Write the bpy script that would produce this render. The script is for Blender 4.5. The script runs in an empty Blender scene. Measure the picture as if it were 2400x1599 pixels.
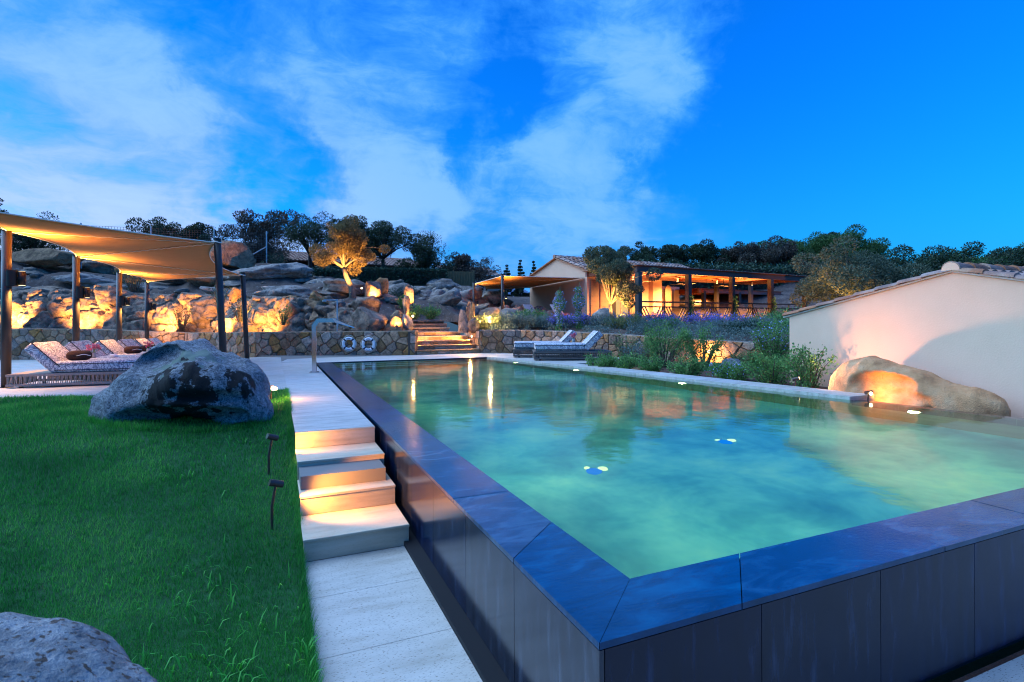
import bpy, bmesh, math, random
import numpy as np
from mathutils import Vector, Matrix, noise

# ------------------------------------------------------------------ camera
sc = bpy.context.scene
C = sc.collection
R_ = math.radians
cd = bpy.data.cameras.new('camera')
cam = bpy.data.objects.new('camera', cd)
C.objects.link(cam)
sc.camera = cam
cam.matrix_world = (Matrix.Translation((0, 0, 1.15)) @ Matrix.Rotation(R_(-23.5), 4, 'Z')
                    @ Matrix.Rotation(R_(90), 4, 'X') @ Matrix.Rotation(R_(-0.23), 4, 'Z'))
cd.sensor_width = 36
cd.lens = 36 * 1284 / 2400
cd.shift_y = -49.5 / 2400
cd.clip_start = 0.05
cd.clip_end = 6000
cd.dof.use_dof = True
cd.dof.focus_distance = 9
cd.dof.aperture_fstop = 8.0

# ------------------------------------------------------------------ sky, sun, exposure
W = bpy.data.worlds.new('World')
sc.world = W
W.use_nodes = True


def azel(az, el):
    a, e = R_(az), R_(el)
    return (math.cos(e) * math.sin(a), math.cos(e) * math.cos(a), math.sin(e))


def build_sky():
    nt = W.node_tree
    N, L = nt.nodes, nt.links
    bg = N['Background']
    sky = N.new('ShaderNodeTexSky')
    sky.sky_type = 'NISHITA'
    sky.sun_disc = False
    sky.sun_elevation = R_(3)
    sky.sun_rotation = R_(-60)
    tc = N.new('ShaderNodeTexCoord')
    d = tc.outputs['Generated']

    def math_(op, a, b=None, clamp=False):
        n = N.new('ShaderNodeMath'); n.operation = op; n.use_clamp = clamp
        for i, v in enumerate((a, b)):
            if v is None: continue
            if isinstance(v, (int, float)): n.inputs[i].default_value = v
            else: L.new(v, n.inputs[i])
        return n.outputs[0]

    def vmath(op, a, b=None, s=None):
        n = N.new('ShaderNodeVectorMath'); n.operation = op
        for i, v in enumerate((a, b)):
            if v is None: continue
            if isinstance(v, tuple): n.inputs[i].default_value = v
            else: L.new(v, n.inputs[i])
        if s is not None: n.inputs['Scale'].default_value = s
        return n

    def mixc(f, a, b, mode='MIX'):
        n = N.new('ShaderNodeMix'); n.data_type = 'RGBA'; n.blend_type = mode
        for i, v in ((0, f), (6, a), (7, b)):
            if isinstance(v, (int, float)): n.inputs[i].default_value = v
            elif isinstance(v, tuple): n.inputs[i].default_value = v
            else: L.new(v, n.inputs[i])
        return n.outputs[2]

    def noise_(v, scale, detail, rough, dist=0.0):
        n = N.new('ShaderNodeTexNoise')
        n.inputs['Scale'].default_value = scale; n.inputs['Detail'].default_value = detail
        n.inputs['Roughness'].default_value = rough; n.inputs['Distortion'].default_value = dist
        L.new(v, n.inputs['Vector'])
        return n
    sep = N.new('ShaderNodeSeparateXYZ'); L.new(d, sep.inputs[0])
    z = math_('MAXIMUM', sep.outputs[2], 0.0)
    inv = math_('DIVIDE', 1.0, math_('ADD', z, 0.16))
    cmb = N.new('ShaderNodeCombineXYZ')
    L.new(math_('MULTIPLY', sep.outputs[0], inv), cmb.inputs[0])
    L.new(math_('MULTIPLY', sep.outputs[1], inv), cmb.inputs[1])
    p = cmb.outputs[0]                                   # direction laid out on a flat cloud layer
    w1 = noise_(p, 1.0, 4, 0.5)
    p = vmath('ADD', p, vmath('SCALE', vmath('SUBTRACT', w1.outputs['Color'], (0.5, 0.5, 0.5)).outputs[0], None, 0.9).outputs[0]).outputs[0]
    flat = N.new('ShaderNodeMapping'); L.new(vmath('ADD', d, vmath('SCALE', vmath('SUBTRACT', w1.outputs['Color'], (0.5, 0.5, 0.5)).outputs[0], None, 0.22).outputs[0]).outputs[0], flat.inputs[0])
    flat.inputs['Rotation'].default_value = (0, R_(-14), 0); flat.inputs['Scale'].default_value = (1, 1, 1.9)
    big = noise_(flat.outputs[0], 3.6, 12, 0.60, 0.35)
    mp = N.new('ShaderNodeMapping'); L.new(p, mp.inputs[0])
    mp.inputs['Rotation'].default_value = (0, 0, R_(-52)); mp.inputs['Scale'].default_value = (0.45, 1.4, 1)
    streak = noise_(mp.outputs[0], 1.5, 11, 0.62, 0.5)
    fine = noise_(flat.outputs[0], 11.0, 9, 0.68, 0.6)
    wob = noise_(d, 3.2, 8, 0.6)
    off = vmath('SCALE', vmath('SUBTRACT', wob.outputs['Color'], (0.5, 0.5, 0.5)).outputs[0], None, 0.62).outputs[0]
    dd = vmath('ADD', d, off).outputs[0]
    dens = math_('ADD', math_('MULTIPLY', big.outputs[0], 0.68), math_('MULTIPLY', streak.outputs[0], 0.32))
    dens = math_('ADD', dens, math_('MULTIPLY', math_('SUBTRACT', fine.outputs[0], 0.5), 0.30))
    blobs = [(-20, 19, 0.45, .09), (-12, 9, 0.42, .12), (6.5, 27, 0.32, .08), (10, 18.0, 0.24, .07), (0, 5, 0.28, .12),
             (-6, 24.5, 0.13, -.12), (2, 22.4, 0.11, -.10), (-2, 15.0, 0.16, -.24), (4, 13.6, 0.11, -.17),
             (20.5, 25, 0.13, -.17), (20.0, 19, 0.12, -.17), (31, 25.0, 0.28, .10), (29, 18.5, 0.20, .08),
             (40, 27, 0.24, .12), (46, 28, 0.18, .06), (14.2, 12.0, 0.16, .22), (26, 8.0, 0.28, .12), (36, 6.0, 0.20, .12),
             (13, 5.5, 0.18, .12), (60, 17, 0.50, -.15), (64, 24, 0.36, -.10), (46, 14, 0.24, -.08), (38, 14.5, 0.10, -.10)]
    for az, el, r, amp in blobs:
        dist = vmath('DISTANCE', dd, azel(az, el)).outputs['Value']
        mr = N.new('ShaderNodeMapRange'); mr.interpolation_type = 'SMOOTHSTEP'
        L.new(dist, mr.inputs[0])
        mr.inputs[1].default_value = r * 0.25; mr.inputs[2].default_value = r
        mr.inputs[3].default_value = amp; mr.inputs[4].default_value = 0
        dens = math_('ADD', dens, mr.outputs[0])
    cov = N.new('ShaderNodeMapRange'); cov.interpolation_type = 'SMOOTHSTEP'
    L.new(dens, cov.inputs[0])
    for i, v in ((1, 0.42), (2, 0.74), (3, 0.0), (4, 1.0)): cov.inputs[i].default_value = v
    thick = N.new('ShaderNodeMapRange'); thick.interpolation_type = 'SMOOTHSTEP'
    L.new(dens, thick.inputs[0])
    for i, v in ((1, 0.56), (2, 0.86), (3, 0.0), (4, 1.0)): thick.inputs[i].default_value = v
    base = mixc(1.0, sky.outputs[0], (0.02, 2.1, 9.0, 1), 'MULTIPLY')
    base = mixc(1.0, base, (0.1, 0.1, 0.1, 1), 'MULTIPLY')
    hz = math_('POWER', math_('SUBTRACT', 1.0, z, True), 9.0)                     # pale air near the horizon
    clear = mixc(math_('MULTIPLY', hz, 0.35), base, (0.10, 0.40, 1.12, 1))
    cloudc = mixc(thick.outputs[0], (0.05, 0.36, 1.08, 1), (0.20, 0.52, 1.08, 1))
    glow = vmath('DISTANCE', d, azel(-19, 3)).outputs['Value']                    # afterglow low in the west
    gm = N.new('ShaderNodeMapRange'); gm.interpolation_type = 'SMOOTHSTEP'; L.new(glow, gm.inputs[0])
    for i, v in ((1, 0.0), (2, 0.85), (3, 0.75), (4, 0.0)): gm.inputs[i].default_value = v
    low = math_('MULTIPLY', gm.outputs[0], math_('POWER', math_('SUBTRACT', 1.0, z, True), 4.0))
    cloudc = mixc(low, cloudc, (1.0, 0.95, 1.05, 1))
    col = mixc(math_('MULTIPLY', cov.outputs[0], 0.93), clear, cloudc)
    L.new(col, bg.inputs[0])
    bg.inputs[1].default_value = 1.0


build_sky()
sd = bpy.data.lights.new('sun', 'SUN')
sd.energy = 4.8
sd.angle = R_(70)
sd.color = (0.45, 0.69, 1.0)
sun = bpy.data.objects.new('sun', sd)
C.objects.link(sun)
sun.rotation_euler = (Vector((0, 0, 0)) - Vector(azel(-60, 48))).to_track_quat('-Z', 'Y').to_euler()
sc.view_settings.view_transform = 'Standard'
sc.view_settings.look = 'None'
sc.view_settings.exposure = 0.12
sc.view_settings.gamma = 1.0
sc.view_settings.use_curve_mapping = False
sc.render.engine = 'CYCLES'
sc.cycles.use_denoising = True
sc.cycles.filter_width = 1.1
sc.cycles.max_bounces = 7
sc.cycles.transparent_max_bounces = 12
sc.cycles.caustics_reflective = False
sc.cycles.caustics_refractive = True
sc.cycles.sample_clamp_indirect = 4.0
sc.cycles.blur_glossy = 0.5


# ------------------------------------------------------------------ materials
def mat(name, cols, scale=4.0, rough=0.7, bump=0.0, bscale=None, detail=6, stretch=(1, 1, 1), world=False, rnd=0.0,
        spec=0.4, metal=0.0, pos=None, speck=None, dist=0.0, coat=0.0):
    m = bpy.data.materials.new(name); m.use_nodes = True
    nt = m.node_tree; N, L = nt.nodes, nt.links
    b = N['Principled BSDF']
    b.inputs['Roughness'].default_value = rough
    b.inputs['Specular IOR Level'].default_value = spec
    b.inputs['Metallic'].default_value = metal
    b.inputs['Coat Weight'].default_value = coat
    b.inputs['Coat Roughness'].default_value = 0.08
    if len(cols) == 1 and not bump and not rnd:
        b.inputs['Base Color'].default_value = (*cols[0], 1)
        return m
    if world:
        v = N.new('ShaderNodeNewGeometry').outputs['Position']
    else:
        v = N.new('ShaderNodeTexCoord').outputs['Object']
    oi = N.new('ShaderNodeObjectInfo')
    mp = N.new('ShaderNodeMapping'); mp.inputs['Scale'].default_value = stretch
    L.new(v, mp.inputs[0])
    if not world:
        add = N.new('ShaderNodeVectorMath'); add.operation = 'SCALE'; L.new(oi.outputs['Location'], add.inputs[0])
        add.inputs['Scale'].default_value = 3.7
        L.new(add.outputs[0], mp.inputs['Location'])
    n = N.new('ShaderNodeTexNoise'); n.inputs['Scale'].default_value = scale
    n.inputs['Detail'].default_value = detail; n.inputs['Roughness'].default_value = 0.6
    n.inputs['Distortion'].default_value = dist
    L.new(mp.outputs[0], n.inputs['Vector'])
    r = N.new('ShaderNodeValToRGB')
    e = r.color_ramp.elements
    k = len(cols)
    ps = pos or [0.3 + 0.4 * i / max(1, k - 1) for i in range(k)]
    e[0].position = ps[0]; e[0].color = (*cols[0], 1)
    e[1].position = ps[-1]; e[1].color = (*cols[-1], 1)
    for i in range(1, k - 1):
        q = e.new(ps[i]); q.color = (*cols[i], 1)
    L.new(n.outputs[0], r.inputs[0])
    out = r.outputs[0]
    if speck:                                            # (scale, colour, threshold)
        s2 = N.new('ShaderNodeTexNoise'); s2.inputs['Scale'].default_value = speck[0]; s2.inputs['Detail'].default_value = 3
        L.new(mp.outputs[0], s2.inputs['Vector'])
        mr = N.new('ShaderNodeMapRange'); L.new(s2.outputs[0], mr.inputs[0])
        mr.inputs[1].default_value = speck[2]; mr.inputs[2].default_value = speck[2] + 0.06
        mx = N.new('ShaderNodeMix'); mx.data_type = 'RGBA'
        L.new(mr.outputs[0], mx.inputs[0]); L.new(out, mx.inputs[6]); mx.inputs[7].default_value = (*speck[1], 1)
        out = mx.outputs[2]
    if rnd:
        hs = N.new('ShaderNodeHueSaturation')
        mr = N.new('ShaderNodeMapRange'); L.new(oi.outputs['Random'], mr.inputs[0])
        mr.inputs[3].default_value = 1 - rnd; mr.inputs[4].default_value = 1 + rnd
        L.new(mr.outputs[0], hs.inputs['Value'])
        mr2 = N.new('ShaderNodeMapRange')
        fr = N.new('ShaderNodeMath'); fr.operation = 'FRACT'
        mu = N.new('ShaderNodeMath'); mu.operation = 'MULTIPLY'; mu.inputs[1].default_value = 7.31
        L.new(oi.outputs['Random'], mu.inputs[0]); L.new(mu.outputs[0], fr.inputs[0]); L.new(fr.outputs[0], mr2.inputs[0])
        mr2.inputs[3].default_value = 0.6; mr2.inputs[4].default_value = 1.25
        L.new(mr2.outputs[0], hs.inputs['Saturation'])
        L.new(out, hs.inputs['Color']); out = hs.outputs[0]
    L.new(out, b.inputs['Base Color'])
    if bump:
        n2 = N.new('ShaderNodeTexNoise'); n2.inputs['Scale'].default_value = bscale or scale * 4
        n2.inputs['Detail'].default_value = 6; n2.inputs['Roughness'].default_value = 0.65
        L.new(mp.outputs[0], n2.inputs['Vector'])
        bp = N.new('ShaderNodeBump'); bp.inputs['Strength'].default_value = bump; bp.inputs['Distance'].default_value = 0.05
        L.new(n2.outputs[0], bp.inputs['Height']); L.new(bp.outputs[0], b.inputs['Normal'])
    return m


def leafmat(name, cols, trans=0.35, rough=0.55):
    m = bpy.data.materials.new(name); m.use_nodes = True
    nt = m.node_tree; N, L = nt.nodes, nt.links
    b = N['Principled BSDF']; b.inputs['Roughness'].default_value = rough; b.inputs['Specular IOR Level'].default_value = 0.3
    g = N.new('ShaderNodeNewGeometry')
    r = N.new('ShaderNodeValToRGB'); e = r.color_ramp.elements
    k = len(cols)
    e[0].position = 0; e[0].color = (*cols[0], 1); e[1].position = 1; e[1].color = (*cols[-1], 1)
    for i in range(1, k - 1):
        q = e.new(i / (k - 1)); q.color = (*cols[i], 1)
    L.new(g.outputs['Random Per Island'], r.inputs[0])
    L.new(r.outputs[0], b.inputs['Base Color'])
    t = N.new('ShaderNodeBsdfTranslucent'); L.new(r.outputs[0], t.inputs[0])
    mx = N.new('ShaderNodeMixShader'); mx.inputs[0].default_value = trans
    L.new(b.outputs[0], mx.inputs[1]); L.new(t.outputs[0], mx.inputs[2])
    L.new(mx.outputs[0], N['Material Output'].inputs[0])
    return m


def grassmat(name, cols, trans, rough):
    m = leafmat(name, cols, trans, rough)
    nt = m.node_tree; N, L = nt.nodes, nt.links
    ramp = [n for n in N if n.type == 'VALTORGB'][0]; g = [n for n in N if n.type == 'NEW_GEOMETRY'][0]
    n1 = N.new('ShaderNodeTexNoise'); n1.inputs['Scale'].default_value = 1.3; n1.inputs['Detail'].default_value = 5
    L.new(g.outputs['Position'], n1.inputs['Vector'])
    a = N.new('ShaderNodeMath'); a.operation = 'MULTIPLY_ADD'; a.inputs[1].default_value = 1.9; a.inputs[2].default_value = -.85
    L.new(n1.outputs[0], a.inputs[0])
    b = N.new('ShaderNodeMath'); b.operation = 'MULTIPLY_ADD'; b.inputs[1].default_value = .75
    L.new(g.outputs['Random Per Island'], b.inputs[0]); L.new(a.outputs[0], b.inputs[2])
    L.new(b.outputs[0], ramp.inputs[0])
    return m


def emat(name, col, strength):
    m = bpy.data.materials.new(name); m.use_nodes = True
    nt = m.node_tree; N = nt.nodes
    e = N.new('ShaderNodeEmission'); e.inputs[0].default_value = (*col, 1); e.inputs[1].default_value = strength
    nt.links.new(e.outputs[0], N['Material Output'].inputs[0])
    return m


M = {}
M['travertine'] = mat('travertine', [(.34, .30, .25), (.50, .46, .40), (.58, .54, .48)], 2.2, .55, .10, 30, stretch=(1, 5, 5), world=True,
                      speck=(48, (.15, .12, .09), .61), rnd=.07)
M['travertine_step'] = mat('travertine_step', [(.42, .37, .30), (.52, .47, .40), (.58, .53, .46)], 2.0, .6, .15, 40, stretch=(1, 4, 8), world=True,
                           speck=(52, (.16, .13, .10), .605))
M['travertine_warm'] = mat('travertine_warm', [(.44, .36, .25), (.56, .46, .32), (.62, .52, .38)], 2.0, .6, .15, 40, stretch=(1, 4, 8), world=True, speck=(70, (.25, .19, .12), .63))
M['grout'] = mat('grout', [(.2, .18, .16)], 1, .9)
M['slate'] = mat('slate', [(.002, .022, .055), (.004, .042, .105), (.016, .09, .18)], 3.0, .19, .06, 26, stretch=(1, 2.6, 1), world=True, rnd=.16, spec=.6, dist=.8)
M['slate'].node_tree.nodes['Principled BSDF'].inputs['Specular Tint'].default_value = (.45, .82, 1, 1)  # blue of the sky's reflection put into the specular tint; slate has none
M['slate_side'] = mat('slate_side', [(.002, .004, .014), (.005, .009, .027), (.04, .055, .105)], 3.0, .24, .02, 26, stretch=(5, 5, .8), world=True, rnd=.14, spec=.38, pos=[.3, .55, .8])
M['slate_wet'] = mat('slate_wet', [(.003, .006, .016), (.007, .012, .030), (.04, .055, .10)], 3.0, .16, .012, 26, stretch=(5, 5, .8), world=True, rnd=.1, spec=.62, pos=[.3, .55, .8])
M['dark_joint'] = mat('dark_joint', [(.006, .006, .008)], 1, .9)
M['pool_tile'] = mat('pool_tile', [(.09, .25, .19), (.16, .38, .27), (.28, .52, .33), (.54, .68, .34)], 1.15, .6, world=True, dist=.25, detail=4.5, pos=[.30, .45, .57, .74], spec=.2)
M['pool_wall'] = mat('pool_wall', [(.27, .25, .12), (.37, .34, .17)], 1.3, .6, world=True, stretch=(1, .6, 5), spec=.2)
M['pool_pale'] = mat('pool_pale', [(.55, .56, .40), (.66, .66, .5)], 3, .6, world=True)
M['edge_tile'] = mat('edge_tile', [(.05, .035, .03), (.08, .06, .05)], 4, .12, world=True, stretch=(4, 1, 1), rnd=.1, spec=.6)
M['stone'] = mat('stone', [(0.179, 0.107, 0.059), (0.370, 0.215, 0.112), (0.526, 0.318, 0.172)], 9, .85, .7, 30, rnd=.34, speck=(38, (.07, .06, .055), .6))
M['mortar'] = mat('mortar', [(.075, .06, .046), (.12, .095, .07)], 20, .95, .5)
M['stair_stone'] = mat('stair_stone', [(0.242, 0.162, 0.101), (0.396, 0.261, 0.158), (0.506, 0.342, 0.209)], 10, .85, .5, 40, rnd=.30)
M['granite'] = mat('granite', [(.17, .16, .155), (.36, .35, .34), (.56, .54, .52)], 26, .85, .9, 60, world=True, speck=(70, (.13, .085, .06), .58))
M['rock'] = mat('rock', [(0.112, 0.066, 0.037), (0.291, 0.176, 0.099), (0.470, 0.290, 0.163)], 2.8, .9, 1.0, 14, world=True, rnd=.2, dist=1.2, speck=(24, (.09, .07, .06), .6))
M['rock_grey'] = mat('rock_grey', [(0.096, 0.073, 0.058), (0.240, 0.181, 0.136), (0.408, 0.314, 0.234)], 2.5, .9, 1.0, 12, world=True, rnd=.2, dist=1.5, speck=(20, (.10, .08, .07), .62))
M['sandstone'] = mat('sandstone', [(.33, .14, .055), (.56, .27, .115), (.66, .37, .19)], 4, .85, .5, 55, world=True, speck=(120, (.14, .09, .06), .6))
M['hill'] = mat('hill', [(0.050, 0.033, 0.029), (0.094, 0.063, 0.049), (0.165, 0.119, 0.093)], 1.7, .95, 1.0, 9, world=True, dist=.6, speck=(13, (.26, .24, .23), .64))
M['soil'] = mat('soil', [(0.065, 0.030, 0.019), (0.130, 0.060, 0.036)], 5, .95, .9, 20, world=True)
M['lawn_soil'] = mat('lawn_soil', [(.006, .055, .012), (.012, .10, .022)], 7, .95, .4, 40, world=True)
M['far_ground'] = mat('far_ground', [(.03, .04, .025), (.06, .07, .045)], .05, .95, world=True)
M['mountain'] = mat('mountain', [(.10, .16, .26), (.12, .18, .28)], .01, 1, world=True)  # pale blue puts the haze of distance into the colour
M['post'] = mat('post', [(.035, .028, .024), (.055, .045, .038)], 5, .42, stretch=(1, 1, .1))
M['dark_metal'] = mat('dark_metal', [(.03, .027, .025)], 1, .4, metal=.5)
M['bronze'] = mat('bronze', [(.07, .045, .035), (.10, .065, .05)], 10, .4, metal=.4)
M['steel'] = mat('steel', [(.62, .64, .66)], 1, .16, metal=1.0)
M['galv'] = mat('galv', [(.40, .42, .44)], 1, .45, metal=.6)
M['sail'] = mat('sail', [(.42, .20, .065), (.50, .25, .085)], 3, .85, .12, 160, stretch=(1, 8, 1), world=True)
M['cord'] = mat('cord', [(.75, .70, .60)], 1, .8)
M['rope'] = mat('rope', [(.26, .21, .17), (.36, .30, .25)], 30, .85)
M['rope_dark'] = mat('rope_dark', [(.10, .085, .075), (.16, .14, .125)], 30, .85)
M['towel'] = mat('towel', [(.035, .016, .010), (.07, .032, .02)], 30, .95, .6, 90)
M['piping'] = mat('piping', [(.015, .014, .02)], 1, .7)
M['white'] = mat('white', [(.78, .78, .78)], 1, .45)
M['navy'] = mat('navy', [(.012, .014, .05)], 1, .5)
M['print'] = mat('print', [(.10, .18, .42)], 1, .6)
M['plaster'] = mat('plaster', [(.71, .44, .29), (.79, .50, .34)], .9, .9, .12, 40, world=True)
M['plaster_grey'] = mat('plaster_grey', [(.56, .49, .43), (.62, .55, .49)], .9, .9, .12, 40, world=True)
M['terracotta'] = mat('terracotta', [(.22, .10, .07), (.36, .18, .12), (.46, .30, .22)], 4, .8, .4, 30, world=True, rnd=.22)
M['timber'] = mat('timber', [(.22, .055, .018), (.31, .08, .028)], 8, .6, stretch=(.3, 3, 3), rnd=.12)
M['timber_dark'] = mat('timber_dark', [(.06, .04, .034), (.09, .06, .05)], 6, .6, stretch=(.3, 3, 3))
M['shutter'] = mat('shutter', [(.22, .135, .09), (.27, .165, .11)], 8, .65, stretch=(1, 1, 8))
M['curtain'] = emat('curtain', (1.0, .62, .22), 0.85)
M['darkglass'] = mat('darkglass', [(.03, .03, .035)], 1, .08)
M['reed'] = mat('reed', [(.11, .10, .105), (.17, .15, .15)], 30, .9, .4, 60)
M['bamboo'] = mat('bamboo', [(.13, .11, .05), (.2, .165, .08)], 20, .85, stretch=(6, 6, .4))
M['bark'] = mat('bark', [(.10, .08, .06), (.24, .20, .15)], 14, .9, .8, 30, stretch=(1, 1, .25))
M['bark_dark'] = mat('bark_dark', [(.035, .028, .024), (.07, .055, .045)], 14, .9, .6, 30)
M['stem'] = mat('stem', [(.10, .075, .05), (.16, .12, .08)], 10, .9)
M['netting'] = mat('netting', [(.10, .085, .07)], 1, .8)
M['lamp'] = emat('lamp', (1.0, .72, .32), 4)
M['lamp_hot'] = emat('lamp_hot', (1.0, .80, .45), 7)
M['pool_lamp'] = emat('pool_lamp', (1.0, .78, .30), 9)
M['floor_lens'] = emat('floor_lens', (1.0, 1.0, .40), 1.5)
M['floor_blue'] = emat('floor_blue', (.01, .25, 1.0), .75)
M['pink'] = leafmat('pink', [(.55, .08, .14), (.75, .20, .28), (.8, .35, .40)], .3)
M['vase_glass'] = mat('vase_glass', [(.35, .36, .34)], 1, .1)
M['cushion_red'] = mat('cushion_red', [(.45, .08, .05)], 1, .8)
M['canvas'] = mat('canvas', [(.40, .36, .36)], 1, .8)
M['grass'] = grassmat('grass', [(.010, .13, .016), (.020, .20, .024), (.048, .33, .042), (.16, .45, .08)], .5, .6)
M['grass_bright'] = leafmat('grass_bright', [(.04, .34, .03), (.08, .42, .05)], .35, .5)
M['lf_olive'] = leafmat('lf_olive', [(0.049, 0.070, 0.035), (0.098, 0.126, 0.070), (0.182, 0.210, 0.126)])
M['lf_dark'] = leafmat('lf_dark', [(0.014, 0.029, 0.017), (0.029, 0.055, 0.025), (0.058, 0.094, 0.038)], .2)
M['lf_brown'] = leafmat('lf_brown', [(0.038, 0.034, 0.025), (0.073, 0.058, 0.042), (0.114, 0.087, 0.062)], .2)
M['lf_pine'] = leafmat('lf_pine', [(0.025, 0.066, 0.021), (0.052, 0.125, 0.034), (0.094, 0.187, 0.046)], .25)
M['lf_green'] = leafmat('lf_green', [(0.062, 0.160, 0.044), (0.124, 0.282, 0.074), (0.220, 0.419, 0.111)])
M['lf_grey'] = leafmat('lf_grey', [(0.085, 0.141, 0.113), (0.161, 0.227, 0.189), (0.246, 0.322, 0.274)])
M['lf_yellow'] = leafmat('lf_yellow', [(0.126, 0.168, 0.056), (0.210, 0.252, 0.084), (0.308, 0.322, 0.126)])
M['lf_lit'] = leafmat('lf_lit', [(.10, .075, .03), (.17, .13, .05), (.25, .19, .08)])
M['lf_hedge'] = leafmat('lf_hedge', [(0.016, 0.042, 0.022), (0.029, 0.067, 0.035), (0.048, 0.096, 0.048)], .15)
M['fl_violet'] = leafmat('fl_violet', [(.20, .15, .62), (.30, .24, .76), (.42, .34, .85)], .3)
M['fl_blue'] = leafmat('fl_blue', [(.28, .36, .75), (.40, .46, .82)], .3)
M['agave'] = leafmat('agave', [(.09, .15, .12), (.14, .20, .17)], .1)


def fabric_mat():
    m = bpy.data.materials.new('floral_fabric'); m.use_nodes = True
    nt = m.node_tree; N, L = nt.nodes, nt.links
    b = N['Principled BSDF']; b.inputs['Roughness'].default_value = .9; b.inputs['Specular IOR Level'].default_value = .15
    tc = N.new('ShaderNodeTexCoord')
    w = N.new('ShaderNodeTexNoise'); w.inputs['Scale'].default_value = 5; w.inputs['Detail'].default_value = 2
    L.new(tc.outputs['Object'], w.inputs['Vector'])
    sb = N.new('ShaderNodeVectorMath'); sb.operation = 'SCALE'; sb.inputs['Scale'].default_value = .35
    L.new(w.outputs['Color'], sb.inputs[0])
    ad = N.new('ShaderNodeVectorMath'); L.new(tc.outputs['Object'], ad.inputs[0]); L.new(sb.outputs[0], ad.inputs[1])
    v1 = N.new('ShaderNodeTexVoronoi'); v1.feature = 'DISTANCE_TO_EDGE'; v1.inputs['Scale'].default_value = 9
    L.new(ad.outputs[0], v1.inputs['Vector'])
    wv = N.new('ShaderNodeTexWave'); wv.inputs['Scale'].default_value = 5.5; wv.inputs['Distortion'].default_value = 9
    wv.inputs['Detail'].default_value = 1.5; wv.inputs['Detail Scale'].default_value = 1.6
    L.new(ad.outputs[0], wv.inputs['Vector'])
    a = N.new('ShaderNodeMapRange'); L.new(v1.outputs['Distance'], a.inputs[0])
    for i, v in ((1, .03), (2, .055), (3, 1), (4, 0)): a.inputs[i].default_value = v
    c = N.new('ShaderNodeMapRange'); L.new(wv.outputs['Fac'], c.inputs[0])
    for i, v in ((1, .60), (2, .72), (3, 0), (4, .8)): c.inputs[i].default_value = v
    mx = N.new('ShaderNodeMath'); mx.operation = 'MAXIMUM'; L.new(a.outputs[0], mx.inputs[0]); L.new(c.outputs[0], mx.inputs[1])
    r = N.new('ShaderNodeMix'); r.data_type = 'RGBA'
    r.inputs[6].default_value = (.66, .64, .62, 1); r.inputs[7].default_value = (.19, .19, .24, 1)
    L.new(mx.outputs[0], r.inputs[0]); L.new(r.outputs[2], b.inputs['Base Color'])
    return m


M['floral'] = fabric_mat()


def mossy_mat():
    m = mat('lichen_granite', [(.10, .10, .11), (.30, .295, .30), (.52, .51, .51)], 20, .88, 1.0, 60, speck=(85, (.045, .045, .05), .54))
    nt = m.node_tree; N, L = nt.nodes, nt.links
    b = N['Principled BSDF']
    src = b.inputs['Base Color'].links[0].from_socket
    tc = N.new('ShaderNodeTexCoord')

    def layer(src, scale, lo, hi, col, zone):
        n = N.new('ShaderNodeTexNoise'); n.inputs['Scale'].default_value = scale; n.inputs['Detail'].default_value = 9
        n.inputs['Roughness'].default_value = .68
        L.new(tc.outputs['Object'], n.inputs['Vector'])
        z = N.new('ShaderNodeVectorMath'); z.operation = 'DISTANCE'; L.new(tc.outputs['Object'], z.inputs[0]); z.inputs[1].default_value = zone[0]
        zr = N.new('ShaderNodeMapRange'); L.new(z.outputs['Value'], zr.inputs[0])
        for i, v in ((1, zone[1] * .4), (2, zone[1]), (3, .16), (4, -.2)): zr.inputs[i].default_value = v
        s = N.new('ShaderNodeMath'); L.new(n.outputs[0], s.inputs[0]); L.new(zr.outputs[0], s.inputs[1])
        mr = N.new('ShaderNodeMapRange'); L.new(s.outputs[0], mr.inputs[0]); mr.inputs[1].default_value = lo; mr.inputs[2].default_value = hi
        mx = N.new('ShaderNodeMix'); mx.data_type = 'RGBA'
        L.new(mr.outputs[0], mx.inputs[0]); L.new(src, mx.inputs[6]); mx.inputs[7].default_value = (*col, 1)
        return mx.outputs[2]
    o = layer(src, 5, .52, .6, (.20, .25, .19), ((.15, -.1, .62), .55))
    o = layer(o, 6.5, .58, .60, (.018, .012, .010), ((.25, -.5, .32), .80))
    o = layer(o, 7.0, .59, .61, (.022, .015, .012), ((.80, -.2, .46), .34))
    L.new(o, b.inputs['Base Color'])
    return m


M['lichen_granite'] = mossy_mat()


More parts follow.
